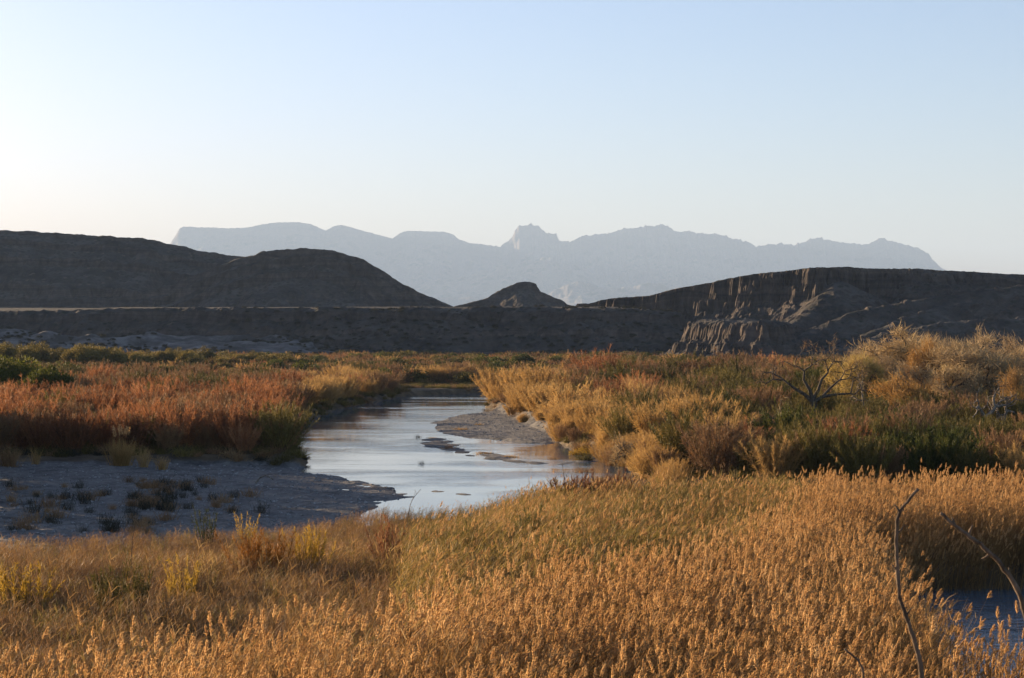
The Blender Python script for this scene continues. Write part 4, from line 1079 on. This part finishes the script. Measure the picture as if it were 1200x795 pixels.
for px, py, s, lab in ((613, 491, 1.15, 'leaning golden cane clump at the inner end of the mid river bar'), (640, 505, 1.0, 'golden cane clump at the near corner of the mid river bar'), (662, 514, 0.8, 'golden cane clump just left of the bright yellow shrub'),
                       (700, 527, 0.85, 'golden cane clump just right of the bright yellow shrub'), (722, 538, 0.75, 'small tan clump on the eroded bank below the dark bare branches'), (748, 553, 1.0, 'golden cane clump above the dark weeds by the water'), (772, 566, 0.9, 'golden cane clump at the near end of the eroded bank')):
    x, y = gp(px + 16, py - 1.5, 0.8); s *= 0.85
    plant('cane_clump', KIT['gold'][int(px) % 2], lab, 'cane clump', (x, y, zat(x, y)), rng.random() * 6, s)

edge_px = [(569, 475), (588, 483), (611, 494), (634, 505), (656, 517), (684, 527), (708, 537), (730, 546), (752, 556), (770, 566)]
for i in range(46):
    t_ = rng.random() * (len(edge_px) - 1.001); j = int(t_); f_ = t_ - j
    px, py = (edge_px[j][q] * (1 - f_) + edge_px[j + 1][q] * f_ for q in (0, 1))
    x, y = gp(px + 3 + 26 * rng.random(), py - 1 + 2 * rng.random(), 0.5)
    plant('cane_clump', KIT['gold'][i % 3] if i % 4 else KIT['brown'][i % 3], 'low tan or brown grassy clump hanging over the right river edge', 'grass clump', (x, y, zat(x, y)), rng.random() * 6, 0.34 + 0.3 * rng.random(), 'low grassy clumps along the right river edge')

# litter of stones on the left bar and the river bar
sx_, sy_ = [], []
for poly, st in ((GRAVEL, 0.62), (BAR, 0.9)):
    X, Y = jitter_grid(-60, 25, 96, 345, st)
    m = (poly_sd(X, Y, poly) < -0.5) & (rng.random(len(X)) < 0.5) & (np.abs(X) < 0.28 * Y + 3)
    sx_.append(X[m]); sy_.append(Y[m])
sx_ = np.concatenate(sx_); sy_ = np.concatenate(sy_); sz_ = land_height(sx_, sy_)[0]
def stone(i):
    bm_ = bpy.data.meshes.new('stone')
    u, v = np.meshgrid(np.linspace(0, 2 * np.pi, 8, endpoint=False), np.linspace(0.2, np.pi - 0.2, 5))
    r = 1 + 0.25 * rng.normal(size=u.shape)
    V = np.stack([r * np.sin(v) * np.cos(u), r * np.sin(v) * np.sin(u) * 0.8, r * np.cos(v) * 0.5], -1).reshape(-1, 3) * 0.16
    q = [[a * 8 + b, a * 8 + (b + 1) % 8, (a + 1) * 8 + (b + 1) % 8, (a + 1) * 8 + b] for a in range(4) for b in range(8)]
    t_ = [[0, k_ + 1, k_] for k_ in range(1, 7)] + [[32, 32 + k_, 33 + k_] for k_ in range(1, 7)]
    return mesh_np('stone', V, q, t_, [M['stone']], smooth_shade=False)
ok_ = sz_ > 0.02
cover('pebbles', 'grey stones littering the gravel bars beside the river', 'stones', [stone(i) for i in range(5)], np.stack([sx_, sy_, sz_], -1)[ok_], rng.random(ok_.sum()) * 6.28, 0.35 + 1.1 * rng.random(ok_.sum()) ** 3, rng.integers(0, 5, ok_.sum()))

# foreground shrubs among the reeds
single('orange_shrub', fit(wispy(3.3, 2.0, 50, 110, 'orange', lean=26, twig_len=0.4, width=0.022), 3.4, 1.9), 'large orange wispy shrub in the near brush left of centre', 'shrub', 305, 92)
single('yellow_shrub', fit(wispy(2.9, 1.2, 34, 110, 'yellow', lean=22, twig_len=0.35, width=0.024), 3.5, 0.9), 'yellow wispy shrub right of the large orange shrub', 'shrub', 362, 93)
single('yellow_shrub', fit(wispy(2.8, 1.6, 30, 100, 'yellow', lean=30, twig_len=0.3, width=0.03), 3.4, 1.3), 'loose yellow shrub at the left edge of the near brush', 'shrub', 24, 79)
single('willow_bush', fit(wispy(2.7, 1.0, 30, 100, 'olive', lean=20, twig_len=0.3, width=0.026), 3.5, 0.9), 'upright olive shrub in the left near brush', 'bush', 131, 78)
single('willow_bush', fit(wispy(2.4, 0.8, 28, 90, 'olive', lean=22, twig_len=0.3, width=0.026), 3.1, 0.8), 'lower olive shrub right of the upright one', 'bush', 160, 79)
single('yellow_shrub', fit(wispy(2.6, 1.0, 22, 90, 'yellow', lean=24, twig_len=0.3, width=0.026), 3.2, 0.8), 'small yellow shrub right of the two olive shrubs', 'shrub', 214, 82)
single('red_shrub', fit(wispy(2.9, 1.0, 24, 80, 'rust', lean=20, twig_len=0.35, width=0.026), 3.6, 0.9), 'rust red stalks standing left of the green reeds', 'shrub', 455, 96)
single('green_willow', fit(wispy(2.9, 1.0, 24, 44, 'green', lean=24, twig_len=0.4, width=0.03), 3.5, 0.9), 'deep green shrub hidden among the middle reeds', 'bush', 621, 103)
single('yellow_shrub', fit(wispy(2.6, 1.0, 20, 40, 'yellow', lean=26, twig_len=0.3, width=0.03), 2.3, 0.9), 'yellow weed at the edge of the left gravel bar', 'shrub', 288, 113)
single('willow_bush', fit(wispy(2.3, 1.0, 20, 40, 'green', lean=26, twig_len=0.3, width=0.03), 2.8, 0.8), 'green weed at the edge of the left gravel bar', 'bush', 243, 110)
for i, (px, D, s) in enumerate(((655, 127, 1.0), (676, 129, 0.9), (697, 128, 1.0), (716, 130, 0.95))):
    single('red_shrub', KIT['red'][i % 2], ['rust olive shrub at the left end of the dark weeds by the water', 'low rust shrub second in the dark weeds by the water', 'dark red shrub third in the dark weeds by the water', 'dark red shrub at the right end of the weeds by the water'][i], 'shrub', px + 14, D, (s * 0.9, s * 0.9, s * 1.02))

# dead twigs and the two bare stems by the viewpoint
def stem(name, pts, rad, label, mat='stem', side=()):
    s = Tubes()
    base = np.array(pts[0], float)
    P_ = np.array(pts, float) - base
    t0 = np.linspace(0, 1, len(P_)); t1 = np.linspace(0, 1, len(P_) * 5)
    C = np.stack([np.interp(t1, t0, P_[:, j]) for j in range(3)], -1)
    for _ in range(4): C[1:-1] = (C[:-2] + 2 * C[1:-1] + C[2:]) / 4
    C[1:-1] += rng.normal(size=(len(C) - 2, 3)) * rad * 0.14
    r = np.linspace(rad, rad * 0.55, len(C)) * (1 + 0.10 * rng.normal(size=len(C)))
    s.add(C, r, 8)
    for f_, d, L in side:
        b = C[int(f_ * (len(C) - 1))]
        q = [b, b + np.array(d) * L * 0.5 + rng.normal(size=3) * 0.05 * L, b + np.array(d) * L]
        s.add(q, [rad * 0.5, rad * 0.35, rad * 0.18], 5)
    o = link_obj(name, s.mesh(name, M[mat]), loc=tuple(base))
    return tag(o, label, 'branch')
def ray(px, py, D): return (at(px, D), D, hz(py, D))
Ds = 12.0
x0, z0 = at(1105, Ds), zat(at(1105, Ds), Ds)
stem('dead_branch', [(x0 + 0.06, Ds, z0 - 0.2), ray(1086, 800, Ds), ray(1070, 745, Ds), ray(1054, 702, Ds), ray(1051, 660, Ds), ray(1050, 610, Ds), ray(1058, 594, Ds), ray(1076, 573, Ds)], 0.0165, 'tall bare grey stem rising before the reeds at lower right', 'stem', [(0.38, (0.5, 0, 0.8), 0.07), (0.55, (-0.6, 0, 0.7), 0.06), (0.68, (0.6, 0.1, 0.7), 0.09), (0.8, (-0.5, 0, 0.8), 0.07)])
x1, z1 = at(1228, Ds), zat(at(1228, Ds), Ds)
stem('dead_branch', [(x1 + 0.25, Ds, z1 - 0.2), ray(1228, 790, Ds), ray(1206, 735, Ds), ray(1194, 690, Ds), ray(1172, 660, Ds), ray(1150, 638, Ds), ray(1126, 622, Ds), ray(1102, 602, Ds)], 0.021, 'thick bare stem leaning in from the right edge', 'stem', [(0.5, (-0.2, 0, 1), 0.07), (0.66, (-0.7, 0, -0.4), 0.08), (0.8, (0.3, 0, 0.9), 0.08), (0.92, (-0.3, 0, 0.9), 0.06)])
x2, z2 = at(1020, Ds), zat(at(1020, Ds), Ds)
stem('dead_branch', [(x2, Ds, z2 - 0.2), ray(1016, 800, Ds), ray(1008, 775, Ds), ray(990, 761, Ds)], 0.011, 'short bare twig at the bottom edge left of the tall stem')
for px, D, h, lab, dx in ((153, 92, 3.9, 'thin dark twig above the left near brush', 0.25), (476, 118, 3.4, 'long bent twig against the water', 0.9), (700, 78, 4.3, 'small dark twig among the near plumes', 0.4), (662, 126, 4.4, 'bare curved twig above the dark weeds by the water', -0.2), (96, 150, 1.0, 'small bare stick standing on the left gravel bar', 0.1)):
    x = at(px, D); z = zat(x, D)
    stem('dead_twig', [(x, D, z - 0.1), (x + 0.1 * dx, D, z + h * 0.5), (x + 0.35 * dx, D, z + h * 0.8), (x + dx, D, z + h)], 0.022, lab, 'twig', [(0.7, (0.3, 0.1, 0.9), 0.7), (0.85, (-0.4, 0, 0.8), 0.4)])
xd, yd = gp(311, 563, 0.6)
stem('driftwood', [(xd - 0.9, yd, zat(xd, yd)), (xd - 0.5, yd + 0.1, zat(xd, yd) + 0.55), (xd + 0.1, yd, zat(xd, yd) + 0.75), (xd + 0.7, yd, zat(xd, yd) + 0.35)], 0.09, 'pale bent driftwood branch on the left gravel bar', 'dead')
